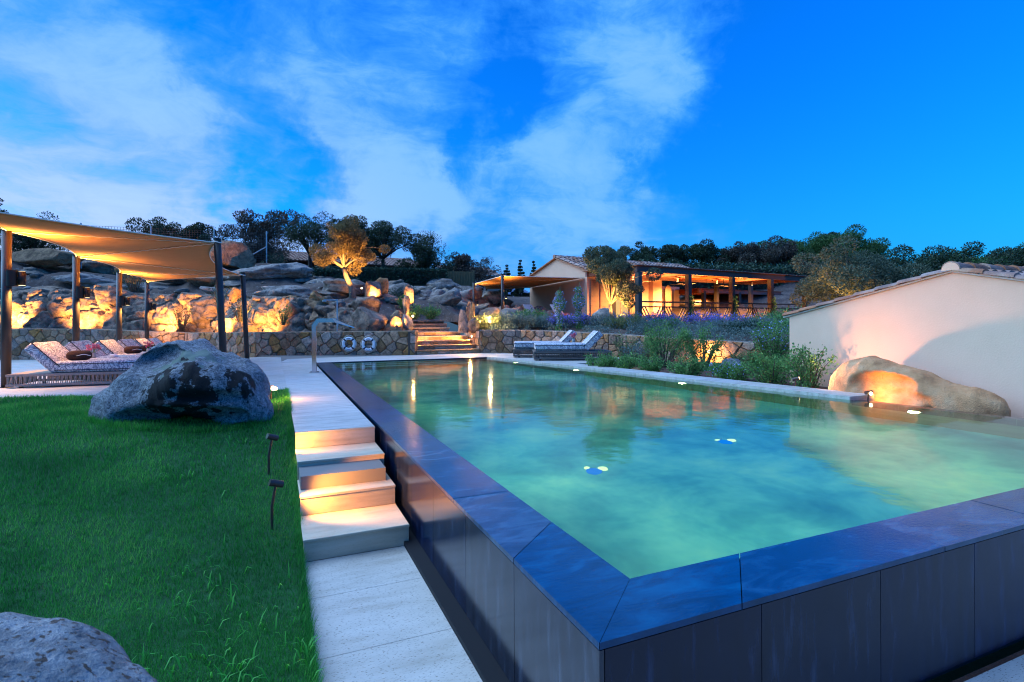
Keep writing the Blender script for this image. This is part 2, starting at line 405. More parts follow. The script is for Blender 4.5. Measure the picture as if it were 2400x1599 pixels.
def water_mat():
    m = bpy.data.materials.new('water'); m.use_nodes = True
    nt = m.node_tree; N, L = nt.nodes, nt.links
    N.remove(N['Principled BSDF'])
    rf = N.new('ShaderNodeBsdfRefraction'); rf.inputs['IOR'].default_value = 1.33; rf.inputs['Roughness'].default_value = 0.0
    rf.inputs['Color'].default_value = (.58, .95, .88, 1)
    gl = N.new('ShaderNodeBsdfGlossy'); gl.inputs['Roughness'].default_value = .075; gl.inputs['Color'].default_value = (.92, .95, .98, 1)
    fr = N.new('ShaderNodeFresnel'); fr.inputs['IOR'].default_value = 1.33
    g = N.new('ShaderNodeNewGeometry')
    mp = N.new('ShaderNodeMapping'); L.new(g.outputs['Position'], mp.inputs[0]); mp.inputs['Scale'].default_value = (1, 1, 1)
    n = N.new('ShaderNodeTexNoise'); n.inputs['Scale'].default_value = 2.6; n.inputs['Detail'].default_value = 3
    L.new(mp.outputs[0], n.inputs['Vector'])
    bp = N.new('ShaderNodeBump'); bp.inputs['Strength'].default_value = .035; bp.inputs['Distance'].default_value = .12
    L.new(n.outputs[0], bp.inputs['Height'])
    for s in (rf, gl, fr): L.new(bp.outputs[0], s.inputs['Normal'])
    mx = N.new('ShaderNodeMixShader'); L.new(fr.outputs[0], mx.inputs[0]); L.new(rf.outputs[0], mx.inputs[1]); L.new(gl.outputs[0], mx.inputs[2])
    L.new(mx.outputs[0], N['Material Output'].inputs[0])
    return m


M['water'] = water_mat()


# ------------------------------------------------------------------ helpers
class MB:
    """collects shapes, then links them as ONE mesh object"""
    def __init__(s):
        s.v = []; s.f = []

    def add(s, vs, fs):
        o = len(s.v)
        s.v += [tuple(p) for p in vs]
        s.f += [tuple(i + o for i in f) for f in fs]
        return s

    def box(s, c, d, rz=0.0, ch=0.0):
        x, y, z = (q / 2 for q in d)
        if ch:
            ch = min(ch, x * .9, y * .9, z * .9)
            vs = []
            for sz in (-1, 1):
                for (ax, ay, az) in ((x - ch, y - ch, z), (x, y, z - ch)):
                    lay = [(-ax, -ay), (ax, -ay), (ax, ay), (-ax, ay)]
                    vs.append([(px, py, sz * az) for px, py in lay])
            rings = [vs[0], vs[1], vs[3], vs[2]]
            pts = [p for r in rings for p in r]
            fs = [(3, 2, 1, 0), (12, 13, 14, 15)]
            for k in range(3):
                for i in range(4):
                    j = (i + 1) % 4
                    fs.append((k * 4 + i, k * 4 + j, k * 4 + 4 + j, k * 4 + 4 + i))
        else:
            pts = [(-x, -y, -z), (x, -y, -z), (x, y, -z), (-x, y, -z), (-x, -y, z), (x, -y, z), (x, y, z), (-x, y, z)]
            fs = [(3, 2, 1, 0), (4, 5, 6, 7), (0, 1, 5, 4), (1, 2, 6, 5), (2, 3, 7, 6), (3, 0, 4, 7)]
        cr, sr = math.cos(rz), math.sin(rz)
        return s.add([(c[0] + px * cr - py * sr, c[1] + px * sr + py * cr, c[2] + pz) for px, py, pz in pts], fs)

    def bar(s, p, q, w, h):
        """a straight bar of w x h section from p to q"""
        p, q = Vector(p), Vector(q)
        d = (q - p)
        t = d.normalized()
        up = Vector((0, 0, 1)) if abs(t.z) < .95 else Vector((0, 1, 0))
        sx = t.cross(up).normalized() * w / 2
        sy = sx.cross(t).normalized() * h / 2
        vs = [p - sx - sy, p + sx - sy, p + sx + sy, p - sx + sy, q - sx - sy, q + sx - sy, q + sx + sy, q - sx + sy]
        return s.add(vs, [(0, 1, 2, 3), (7, 6, 5, 4), (4, 5, 1, 0), (5, 6, 2, 1), (6, 7, 3, 2), (7, 4, 0, 3)])

    def tube(s, pts, rad, n=8, cap=True):
        pts = [Vector(p) for p in pts]
        if not hasattr(rad, '__len__'): rad = [rad] * len(pts)
        vs, fs = [], []
        u = None
        for i, p in enumerate(pts):
            t = (pts[min(i + 1, len(pts) - 1)] - pts[max(i - 1, 0)]).normalized()
            if u is None:
                u = t.orthogonal().normalized()
            u = (u - t * u.dot(t))
            u = u.normalized() if u.length > 1e-6 else t.orthogonal().normalized()
            w = t.cross(u)
            for k in range(n):
                a = 2 * math.pi * k / n
                vs.append(p + (u * math.cos(a) + w * math.sin(a)) * rad[i])
        for i in range(len(pts) - 1):
            for k in range(n):
                j = (k + 1) % n
                fs.append((i * n + k, i * n + j, i * n + n + j, i * n + n + k))
        if cap:
            fs.append(tuple(range(n - 1, -1, -1)))
            fs.append(tuple((len(pts) - 1) * n + k for k in range(n)))
        return s.add(vs, fs)

    def cyl(s, p, q, r, r2=None, n=16):
        return s.tube([p, q], [r, r if r2 is None else r2], n)

    def prism(s, poly, z0, z1):
        n = len(poly)
        return s.add([(x, y, z0) for x, y in poly] + [(x, y, z1) for x, y in poly],
                     [tuple(range(n - 1, -1, -1)), tuple(range(n, 2 * n))] + [(i, (i + 1) % n, n + (i + 1) % n, n + i) for i in range(n)])

    def build(s, name, m, parent=None, smooth=False, loc=None):
        me = bpy.data.meshes.new(name)
        me.from_pydata(s.v, [], s.f)
        if smooth:
            me.polygons.foreach_set('use_smooth', [True] * len(me.polygons))
        return link(name, me, m, parent, loc)


def link(name, me, m, parent=None, loc=None):
    if m is not None and not me.materials: me.materials.append(M[m] if isinstance(m, str) else m)
    o = bpy.data.objects.new(name, me)
    C.objects.link(o)
    if parent: o.parent = parent
    if loc: o.location = loc
    return o


def np_mesh(name, V, F, m, parent=None, smooth=False):
    me = bpy.data.meshes.new(name)
    V = np.asarray(V, dtype=np.float32); F = np.asarray(F, dtype=np.int32)
    k = F.shape[1]
    me.vertices.add(len(V)); me.vertices.foreach_set('co', V.ravel())
    me.loops.add(F.size); me.loops.foreach_set('vertex_index', F.ravel())
    me.polygons.add(len(F)); me.polygons.foreach_set('loop_start', np.arange(0, F.size, k, dtype=np.int32))
    me.polygons.foreach_set('loop_total', np.full(len(F), k, dtype=np.int32))
    if smooth: me.polygons.foreach_set('use_smooth', np.ones(len(F), dtype=bool))
    me.update(calc_edges=True)
    return link(name, me, m, parent)


def thing(name, label, cat, loc=(0, 0, 0), rz=0.0, group=None):
    o = bpy.data.objects.new(name, None)
    C.objects.link(o)
    o.empty_display_size = .1
    o.location = loc; o.rotation_euler = (0, 0, rz)
    return tag(o, label, cat, group)


def tag(o, label, cat, group=None):
    o['label'] = label; o['category'] = cat
    if group: o['group'] = group
    return o


def struct(o, kind='structure'):
    o['kind'] = kind
    return o


def dup(root, loc, rz, label, group=None, sub=None):
    r = root.copy(); C.objects.link(r)
    r.location = loc; r.rotation_euler = (0, 0, rz); r['label'] = label
    if group: r['group'] = group
    for ch in list(root.children):
        c = ch.copy(); C.objects.link(c); c.parent = r
        for g in ch.children:
            d = g.copy(); C.objects.link(d); d.parent = c
    return r


WARM = (1.0, .44, .10)
WARM2 = (1.0, .60, .24)


def spot(parent, loc, target, energy, ang=70, blend=.6, size=.04, col=WARM):
    ld = bpy.data.lights.new('lamp_light', 'SPOT')
    ld.energy = energy; ld.spot_size = R_(ang); ld.spot_blend = blend; ld.shadow_soft_size = size; ld.color = col
    o = bpy.data.objects.new('lamp_light', ld); C.objects.link(o)
    o.parent = parent; o.location = loc
    o.rotation_euler = (Vector(target) - Vector(loc)).to_track_quat('-Z', 'Y').to_euler()
    return o


def point(parent, loc, energy, size=.06, col=WARM):
    ld = bpy.data.lights.new('lamp_light', 'POINT')
    ld.energy = energy; ld.shadow_soft_size = size; ld.color = col
    o = bpy.data.objects.new('lamp_light', ld); C.objects.link(o)
    o.parent = parent; o.location = loc
    return o


def sstep(a, b, x):
    t = min(1, max(0, (x - a) / (b - a)))
    return t * t * (3 - 2 * t)


def interp(x, xs, ys):
    return float(np.interp(x, xs, ys))


def rot2(x, y, a):
    return x * math.cos(a) - y * math.sin(a), x * math.sin(a) + y * math.cos(a)


# ------------------------------------------------------------------ ground heights
def deck_z(x, y):                                        # the left terrace falls gently away
    return -.022 * min(14, max(0, y - 11)) * min(1, max(0, (-x + .5) / 3))


def lawn_z(x, y):
    return -.66 * (1 - sstep(3.6, 8.2, y + .25 * max(0, -x - .5))) + .03 * noise.noise(Vector((x * .5, y * .5, 0)))


WALL_L = [(-15.0, 29.0, .94), (-10.5, 27.5, .90), (-6.5, 26.0, .85), (-3.1, 24.2, .70), (-.55, 20.4, .76), (4.33, 18.0, .79)]
WALL_R = [(6.60, 17.95, .79), (7.95, 17.5, .79), (8.75, 16.7, .76), (9.8, 14.8, .69), (11.0, 12.6, .57), (12.6, 10.0, .46), (13.4, 8.6, .40)]
STAIR_X = (4.33, 6.60)


def wall_y(x):
    """plan line behind which the hillside begins"""
    xs = [-45, -20] + [p[0] for p in WALL_L] + [4.34, 6.59] + [p[0] for p in WALL_R] + [60]
    ys = [34, 30.5] + [p[1] for p in WALL_L] + [20.2, 20.2] + [p[1] for p in WALL_R] + [4.0]
    return interp(x, xs, ys) + .2


HILL = [(-13, 38, 5.0), (-8.4, 36.4, 4.4), (-2, 31.4, 3.9), (-.3, 32.9, 4.3), (0, 29.5, 3.5), (-3.6, 26.8, 2.3), (-1.6, 23.9, 2.2), (.8, 22.0, 2.1),
        (-5.5, 29.0, 2.6), (-8, 28.9, 2.5), (-12, 30.3, 2.7), (-6.5, 26.4, .9), (-10.5, 27.9, .95), (-15, 29.4, 1.0), (-7, 27.6, 2.1), (-8.4, 32.5, 3.5), (-12, 34, 4.0), (-3.1, 24.8, .75), (-.5, 20.8, .85), (1.5, 20.0, .9), (2.0, 21.6, 1.9), (2.96, 22.9, 2.1), (3.9, 23.6, 2.05), (3.2, 20.6, 1.3),
        (4.9, 22.2, 1.75), (5.2, 20.8, 1.25), (6.3, 20.6, 1.25), (4.1, 19.0, .85), (2.4, 26.5, 2.9), (2.4, 32, 3.5), (5.5, 27, 2.6), (6.5, 24.5, 1.9), (9.4, 31.9, 3.2),
        (9.5, 28.0, 2.5), (8, 21, 1.1), (9.5, 23.5, 1.05), (12, 22, 1.0), (12, 26, 1.3), (12.5, 30.5, 2.2), (14.6, 19.8, .95), (20, 20.5, .95), (27, 21.5, .95), (17, 24, .95),
        (7.2, 18.6, .85), (9.8, 16.6, .85), (11.2, 14.2, .70), (12.6, 11.6, .55), (13, 16, .9), (15, 12.5, .8), (14.5, 9.5, .5), (22, 15, .8), (30, 12, .8),
        (20, 28.5, 2.0), (30, 30, 3.0), (30, 38, 4.6), (46, 35, 5.0), (38, 33, 4.4), (35, 26, 3.0), (24, 38, 3.6), (15, 40, 3.0), (0, 45, 4.2), (-20, 50, 5.5), (-30, 60, 6), (20, 60, 2.5), (50, 60, 5), (45, 22, 3.9), (52, 21, 4.0), (57, 18, 4.0), (38, 15, 2.0), (-10, 60, 4.5), (10, 60, 2.4)]
HA = np.array(HILL)


def hill_base(x, y):
    d2 = (HA[:, 0] - x) ** 2 + (HA[:, 1] - y) ** 2 + .25
    w = 1 / d2 ** 1.6
    return float((w * HA[:, 2]).sum() / w.sum())


def rocky(x, y):
    """how much bare rock stands at a place (0..1)"""
    a = (1 - sstep(1.6, 3.2, y - wall_y(x))) * (1 - sstep(2.6, 3.6, x))
    b = sstep(4.5, 6.5, x) * (1 - sstep(11.5, 13, x)) * sstep(21.5, 23.5, y) * (1 - sstep(31, 33, y))
    c = .5 * sstep(26.5, 28, y) * (1 - sstep(31, 33, y)) * (1 - sstep(4, 6, x))
    return max(a, b, c)


def wall_top(x):
    xs = [p[0] for p in WALL_L] + [4.4, 6.5] + [p[0] for p in WALL_R] + [30]
    ts = [p[2] for p in WALL_L] + [1.14, 1.14] + [p[2] for p in WALL_R] + [.9]
    return interp(x, xs, ts)


def hill_z(x, y, rough=True):
    z = hill_base(x, y)
    if rough:
        k = rocky(x, y)
        p = Vector((x, y, 0))
        z += .05 * noise.fractal(p * 1.6, .9, 2.0, 4)
        if k > 0:
            z += k * (.26 * noise.ridged_multi_fractal(p * .85, .9, 2.1, 5, 1.0, 2.0) - .22 + .10 * noise.noise(p * 4))
    f = (sstep(2.4, 4.3, y - wall_y(x)) if x < 2.6 else sstep(.9, 2.1, y - wall_y(x))) if x < 14 else 1
    return (wall_top(x) - .06) * (1 - f) + z * f


# ------------------------------------------------------------------ structure: ground, lawn, hillside
g = MB().box((0, 0, -2.2), (5000, 5000, .1)).build('ground', 'far_ground'); struct(g)
near = MB().prism([(-24, -12), (1.0, -12), (1.0, 9.9), (-24, 9.9)], -.79, -.69).prism([(1.0, -12), (36, -12), (36, 1.66), (1.0, 1.66)], -.79, -.69).prism([(8.25, 1.66), (36, 1.66), (36, 9.95), (7.02, 9.95)], -.79, -.69).build('garden_soil', 'soil'); struct(near)


def hillside():
    xs = np.concatenate([np.linspace(-45, -16, 10)[:-1], np.linspace(-16, 15, 125), np.linspace(15, 60, 24)[1:]])
    ts = np.concatenate([np.linspace(0, 4, 24), np.linspace(4, 16, 44)[1:], np.linspace(16, 70, 22)[1:]])
    V, F = [], []
    nx, ny = len(xs), len(ts)
    for x in xs:
        wy = wall_y(x)
        for t in ts:
            y = wy + t
            V.append((x, y, hill_z(x, y) if y < 60 else hill_base(x, y)))
    for i in range(nx - 1):
        for j in range(ny - 1):
            F.append((i * ny + j, (i + 1) * ny + j, (i + 1) * ny + j + 1, i * ny + j + 1))
    o = np_mesh('hillside', V, F, 'hill', None, True)
    return struct(o)


hill = hillside()


def ridge_far():
    V, F = [], []
    for i in range(60):
        a = R_(5 + 30 * i / 59)
        r = 1500
        x, y = r * math.sin(a), r * math.cos(a)
        h = 105 * math.exp(-((math.degrees(a) - 20.5) / 7.0) ** 2) * (1 + .12 * noise.noise(Vector((i * .33, 0, 0)))) + 12
        V += [(x * .93, y * .93, -5), (x, y, h), (x * 1.07, y * 1.07, -5)]
    for i in range(59):
        F += [(i * 3, i * 3 + 3, i * 3 + 4, i * 3 + 1), (i * 3 + 1, i * 3 + 4, i * 3 + 5, i * 3 + 2)]
    o = np_mesh('mountain', V, F, 'mountain', None, True); struct(o)


ridge_far()


def lawn():
    xs = np.linspace(-13, .19, 54); ys = np.linspace(-3, 9.9, 54)
    V, F = [], []
    for x in xs:
        for y in ys:
            yy = y + (0 if y < 9 else (y - 9) / .9 * interp(x, [-6, -2.4, .2], [1.7, .25, -.03]))
            V.append((x, yy, lawn_z(x, yy)))
    n = len(ys)
    for i in range(len(xs) - 1):
        for j in range(n - 1):
            F.append((i * n + j, (i + 1) * n + j, (i + 1) * n + j + 1, i * n + j + 1))
    o = np_mesh('lawn', V, F, 'lawn_soil', None, True); struct(o)
    # blades: denser where the camera stands close
    rng = np.random.default_rng(4)
    P = []
    for (d0, d1, dens, h, w) in ((.5, 3.4, 8000, .034, .0030), (3.4, 5.2, 4200, .040, .0042), (5.2, 7.5, 2300, .044, .006), (7.5, 12.5, 1100, .046, .009)):
        n_ = int(dens * 13 * 12)
        x = rng.uniform(-8, .19, n_); y = rng.uniform(.3, 11.0, n_)
        dep = x * .3987 + y * .9171; lat = x * .9171 - y * .3987
        ymax = 9.9 + np.interp(x, [-6, -2.4, .2], [1.7, .25, -.03])
        ok = (dep > d0) & (dep <= d1) & (lat > -1.02 * dep - .2) & (y < ymax)
        ok &= rng.random(n_) < .96
        x, y = x[ok], y[ok]
        P.append(np.stack([x, y, np.full(len(x), h), np.full(len(x), w)], 1))
    P = np.concatenate(P)
    patch = np.array([noise.noise(Vector((a * .9, b * .9, 3))) + .5 * noise.noise(Vector((a * 3, b * 3, 5))) for a, b in P[:, :2]])
    z = np.array([lawn_z(a, b) for a, b in P[:, :2]])
    n_ = len(P)
    hgt = P[:, 2] * (1 + .35 * patch) * rng.uniform(.6, 1.35, n_)
    a = rng.uniform(0, 2 * math.pi, n_)
    lean = rng.uniform(.15, .9, n_) * hgt
    la = a + rng.uniform(1, 2.2, n_)
    dx, dy = np.cos(a) * P[:, 3] / 2, np.sin(a) * P[:, 3] / 2
    b0 = np.stack([P[:, 0] - dx, P[:, 1] - dy, z - .004], 1); b1 = np.stack([P[:, 0] + dx, P[:, 1] + dy, z - .004], 1)
    tip = np.stack([P[:, 0] + np.cos(la) * lean, P[:, 1] + np.sin(la) * lean, z + hgt], 1)
    V = np.stack([b0, b1, tip], 1).reshape(-1, 3)
    o = np_mesh('grass', V, np.arange(n_ * 3).reshape(-1, 3), 'grass'); struct(o, 'stuff')
    E = []
    for _ in range(5200):                                # ragged edge hanging over the path
        yy = rng.uniform(1.6, 9.75); E.append((.195 - abs(rng.normal(0, .03)), yy, rng.uniform(.035, .085), rng.normal(.5, .9)))
    for _ in range(2600):                                # longer grass round the foot of the mossy boulder
        a_ = rng.uniform(0, 2 * math.pi); u, v = 1.06 * math.cos(a_), .66 * math.sin(a_)
        gx, gy = rot2(u * rng.uniform(.9, 1.06), v * rng.uniform(.9, 1.08), R_(-23.5))
        if -1.02 + gx < .18: E.append((-1.02 + gx, 7.75 + gy, rng.uniform(.05, .11), rng.uniform(0, 6.28)))
    Vv = []
    for (ex_, ey_, hh, an) in E:
        z0 = lawn_z(ex_, ey_); w_ = .0035 + .0006 * ey_ * .5
        px_, py_ = -math.sin(an) * w_ / 2, math.cos(an) * w_ / 2; ln = hh * rng.uniform(.3, 1.0)
        Vv += [(ex_ - px_, ey_ - py_, z0 - .004), (ex_ + px_, ey_ + py_, z0 - .004), (ex_ + math.cos(an) * ln, ey_ + math.sin(an) * ln, z0 + hh)]
    o = np_mesh('edge_grass', Vv, np.arange(len(Vv)).reshape(-1, 3), 'grass'); struct(o, 'stuff')
    # coarse bright tufts scattered through the lawn
    B, Fq = [], []
    r2 = random.Random(8)
    spots = [(-1.05, 3.15), (-.75, 2.95), (-.45, 3.25), (-1.5, 3.7), (-.9, 3.4), (-.2, 3.5), (-1.9, 3.3), (-.1, 2.8), (-.6, 4.3), (-.15, 6.6), (0.02, 3.1), (-.3, 3.9), (-2.2, 4.2), (-.8, 5.9), (-1.2, 2.7)]
    for (sx, sy) in spots:
        for _ in range(r2.randint(24, 46)):
            x = min(.16, sx + r2.gauss(0, .24)); y = sy + r2.gauss(0, .16)
            L_ = r2.uniform(.04, .10); w = r2.uniform(.003, .0055); an = r2.uniform(0, 6.28); z0 = lawn_z(x, y)
            pts = [(0, 0), (.35 * L_, .62 * L_), (.9 * L_, .78 * L_ * r2.uniform(.7, 1.3))]
            o_ = len(B)
            ca, sa = math.cos(an), math.sin(an)
            for k, (u, h) in enumerate(pts):
                ww = w * (1, .9, .12)[k]
                B += [(x + u * ca - ww * sa, y + u * sa + ww * ca, z0 + h), (x + u * ca + ww * sa, y + u * sa - ww * ca, z0 + h)]
            Fq += [(o_, o_ + 1, o_ + 3, o_ + 2), (o_ + 2, o_ + 3, o_ + 5, o_ + 4)]
    o = np_mesh('coarse_grass', B, Fq, 'grass_bright'); struct(o, 'stuff')


lawn()


# ------------------------------------------------------------------ pool, deck, steps
def pool_right_x(y):
    return 6.09 + .1475 * (15.69 - y)


PX0, PY0, PY1 = 1.45, 2.03, 15.9
OX0, OY0 = 1.06, 1.67
WZ = -.025                                               # water level
PD = -1.25                                               # pool floor


def pool():
    t = thing('swimming_pool', 'long infinity pool with black slate rim and greenish lit water', 'pool', (0, 0, 0))
    xr0, xr1 = pool_right_x(PY0), pool_right_x(PY1)
    V = [(PX0, PY0, PD), (xr0, PY0, PD), (xr1, PY1, PD), (PX0, PY1, PD), (PX0, PY0, -.03), (xr0, PY0, -.03), (xr1, PY1, -.03), (PX0, PY1, -.03)]
    MB().add(V, [(0, 1, 2, 3)]).build('pool_floor', 'pool_tile', t)
    b = MB()
    for a, c in ((0, 1), (1, 2), (2, 3), (3, 0)):
        b.add([V[a], V[c], V[c + 4], V[a + 4]], [(0, 1, 2, 3)])
    b.build('pool_wall', 'pool_wall', t)
    # dark core under the slate
    b = MB()
    b.box((OX0 + .02 + .175, (PY1 + OY0 + .03) / 2, -.36), (.33, PY1 - OY0 - .05, .66))
    b.box(((OX0 + 9.4) / 2 + .19, OY0 + .03 + .16, -.36), (9.4 - OX0 - .4, .30, .66))
    b.build('rim_core', 'dark_joint', t)
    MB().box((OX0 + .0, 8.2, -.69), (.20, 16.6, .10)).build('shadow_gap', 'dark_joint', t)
    # slate rim, left side: seams about every 0.9 m, mitred at the near corner
    ys = [2.43, 3.40, 4.35, 5.3, 6.25, 7.2, 8.15, 9.1, 10.05, 11.0, 11.95, 12.9, 13.85, 14.8, 15.88]
    g_ = .003
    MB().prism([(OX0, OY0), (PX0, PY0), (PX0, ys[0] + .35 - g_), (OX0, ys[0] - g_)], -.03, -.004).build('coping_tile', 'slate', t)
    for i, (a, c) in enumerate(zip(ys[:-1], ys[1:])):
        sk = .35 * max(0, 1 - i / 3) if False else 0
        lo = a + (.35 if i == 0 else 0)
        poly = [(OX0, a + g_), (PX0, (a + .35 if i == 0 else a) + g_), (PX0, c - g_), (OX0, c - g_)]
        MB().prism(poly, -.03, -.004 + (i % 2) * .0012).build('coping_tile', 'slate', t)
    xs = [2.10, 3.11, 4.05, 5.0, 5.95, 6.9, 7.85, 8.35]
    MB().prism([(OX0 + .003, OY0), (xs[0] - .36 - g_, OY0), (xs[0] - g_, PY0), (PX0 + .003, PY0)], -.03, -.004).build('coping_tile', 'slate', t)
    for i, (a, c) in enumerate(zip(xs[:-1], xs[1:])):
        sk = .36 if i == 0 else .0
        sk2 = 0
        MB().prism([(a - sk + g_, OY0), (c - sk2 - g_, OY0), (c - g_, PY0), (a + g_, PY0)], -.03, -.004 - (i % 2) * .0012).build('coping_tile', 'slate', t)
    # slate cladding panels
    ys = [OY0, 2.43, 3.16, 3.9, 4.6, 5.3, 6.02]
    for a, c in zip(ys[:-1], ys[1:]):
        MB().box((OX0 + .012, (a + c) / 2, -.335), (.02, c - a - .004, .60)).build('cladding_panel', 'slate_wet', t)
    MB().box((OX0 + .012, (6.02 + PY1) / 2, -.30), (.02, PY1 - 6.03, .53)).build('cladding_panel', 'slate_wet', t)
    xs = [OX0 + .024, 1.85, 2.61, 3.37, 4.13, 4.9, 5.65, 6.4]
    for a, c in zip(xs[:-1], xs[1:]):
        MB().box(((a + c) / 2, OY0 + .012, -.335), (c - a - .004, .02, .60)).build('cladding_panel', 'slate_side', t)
    # overflow edge beyond the pale coping: brown wet tiles, one step lower
    ys = np.linspace(5.29, 1.7, 7)
    for a, c in zip(ys[:-1], ys[1:]):
        xa, xc = pool_right_x(a), pool_right_x(c)
        MB().prism([(xa, a - .003), (xa + .2, a - .003), (xc + .2, c), (xc, c)][::-1], -.5, WZ - .006).build('edge_tile', 'edge_tile', t)
    # submerged entry steps in the far left corner
    for i, (dz, dy) in enumerate(((-.14, .38), (-.34, .80), (-.54, 1.22))):
        MB().box((PX0 + 1.55 + .15 * i, PY1 - dy / 2 - .005, (PD + dz) / 2), (3.1 + .3 * i - .01, dy, dz - PD)).build('submerged_step', 'pool_wall', t)
        MB().box((PX0 + 1.55 + .15 * i, PY1 - dy + .11, dz + .005), (3.08 + .3 * i - .02, .20, .01)).build('step_nosing', 'pool_pale', t)
    return t


pool_t = pool()
for (x, y, ax, ay) in ((3.0, PY0 + .05, 0, 1), (5.6, PY0 + .05, 0, 1), (PX0 + .05, 5.0, 1, 0), (PX0 + .05, 8.2, 1, 0), (PX0 + .05, 11.4, 1, 0)):  # unseen lamps added on the near and left walls to make the water glow
    MB().cyl((x, y, -.45), (x - ax * .03, y - ay * .03, -.45), .07, n=14).build('added_lens', 'pool_lamp', pool_t)
    spot(pool_t, (x + ax * .05, y + ay * .05, -.45), (x + ax * 2, y + ay * 2, -.75), (58 if y < 6 else (36 if y < 10 else 30)), 165, 1.0, .06, (.72, 1.0, .78) if y < 10 else (1.0, .92, .45))
xr0, xr1 = pool_right_x(PY0), pool_right_x(PY1)
struct(MB().add([(PX0 + .002, PY0 + .002, WZ), (xr0, PY0 + .002, WZ), (xr1 + .0, PY1 - .002, WZ), (PX0 + .002, PY1 - .002, WZ)], [(0, 1, 2, 3)]).build('water', 'water'))

for i, (y, lab) in enumerate(((14.1, 'underwater pool lamp nearest the sun loungers'), (11.43, 'underwater pool lamp second from the far end'),
                              (8.26, 'underwater pool lamp below the middle of the pale coping'), (4.48, 'brightest underwater pool lamp beside the brown overflow edge'))):
    x = pool_right_x(y) - .03
    t = thing('pool_lamp', lab, 'pool lamp', (x, y, -.36), R_(8.4), 'underwater lamps along the pool wall')
    MB().cyl((.028, 0, 0), (-.012, 0, 0), .085, n=18).build('housing', 'steel', t)
    MB().cyl((-.012, 0, 0), (-.022, 0, 0), .062, n=18).build('lens', 'pool_lamp', t)
    spot(t, (-.06, 0, 0), (-2.5, 0, -.25), (26, 30, 44, 62)[i], 160, 1.0, .06, (1.0, .90, .34))
for (x, y, lab) in ((2.95, 4.73, 'underwater floor light nearer the slate corner'), (4.88, 4.93, 'underwater floor light nearer the overflow edge')):
    t = thing('floor_light', lab, 'pool light', (x, y, PD), 0, 'lights in the pool floor')
    MB().cyl((0, 0, 0), (0, 0, .02), .08, n=16).build('rim', 'floor_blue', t)
    MB().cyl((.12, .02, 0), (.12, .02, .03), .05, n=14).build('lens', 'floor_lens', t)
    MB().cyl((-.02, .10, 0), (-.02, .10, .03), .03, n=14).build('lens', 'floor_lens', t)


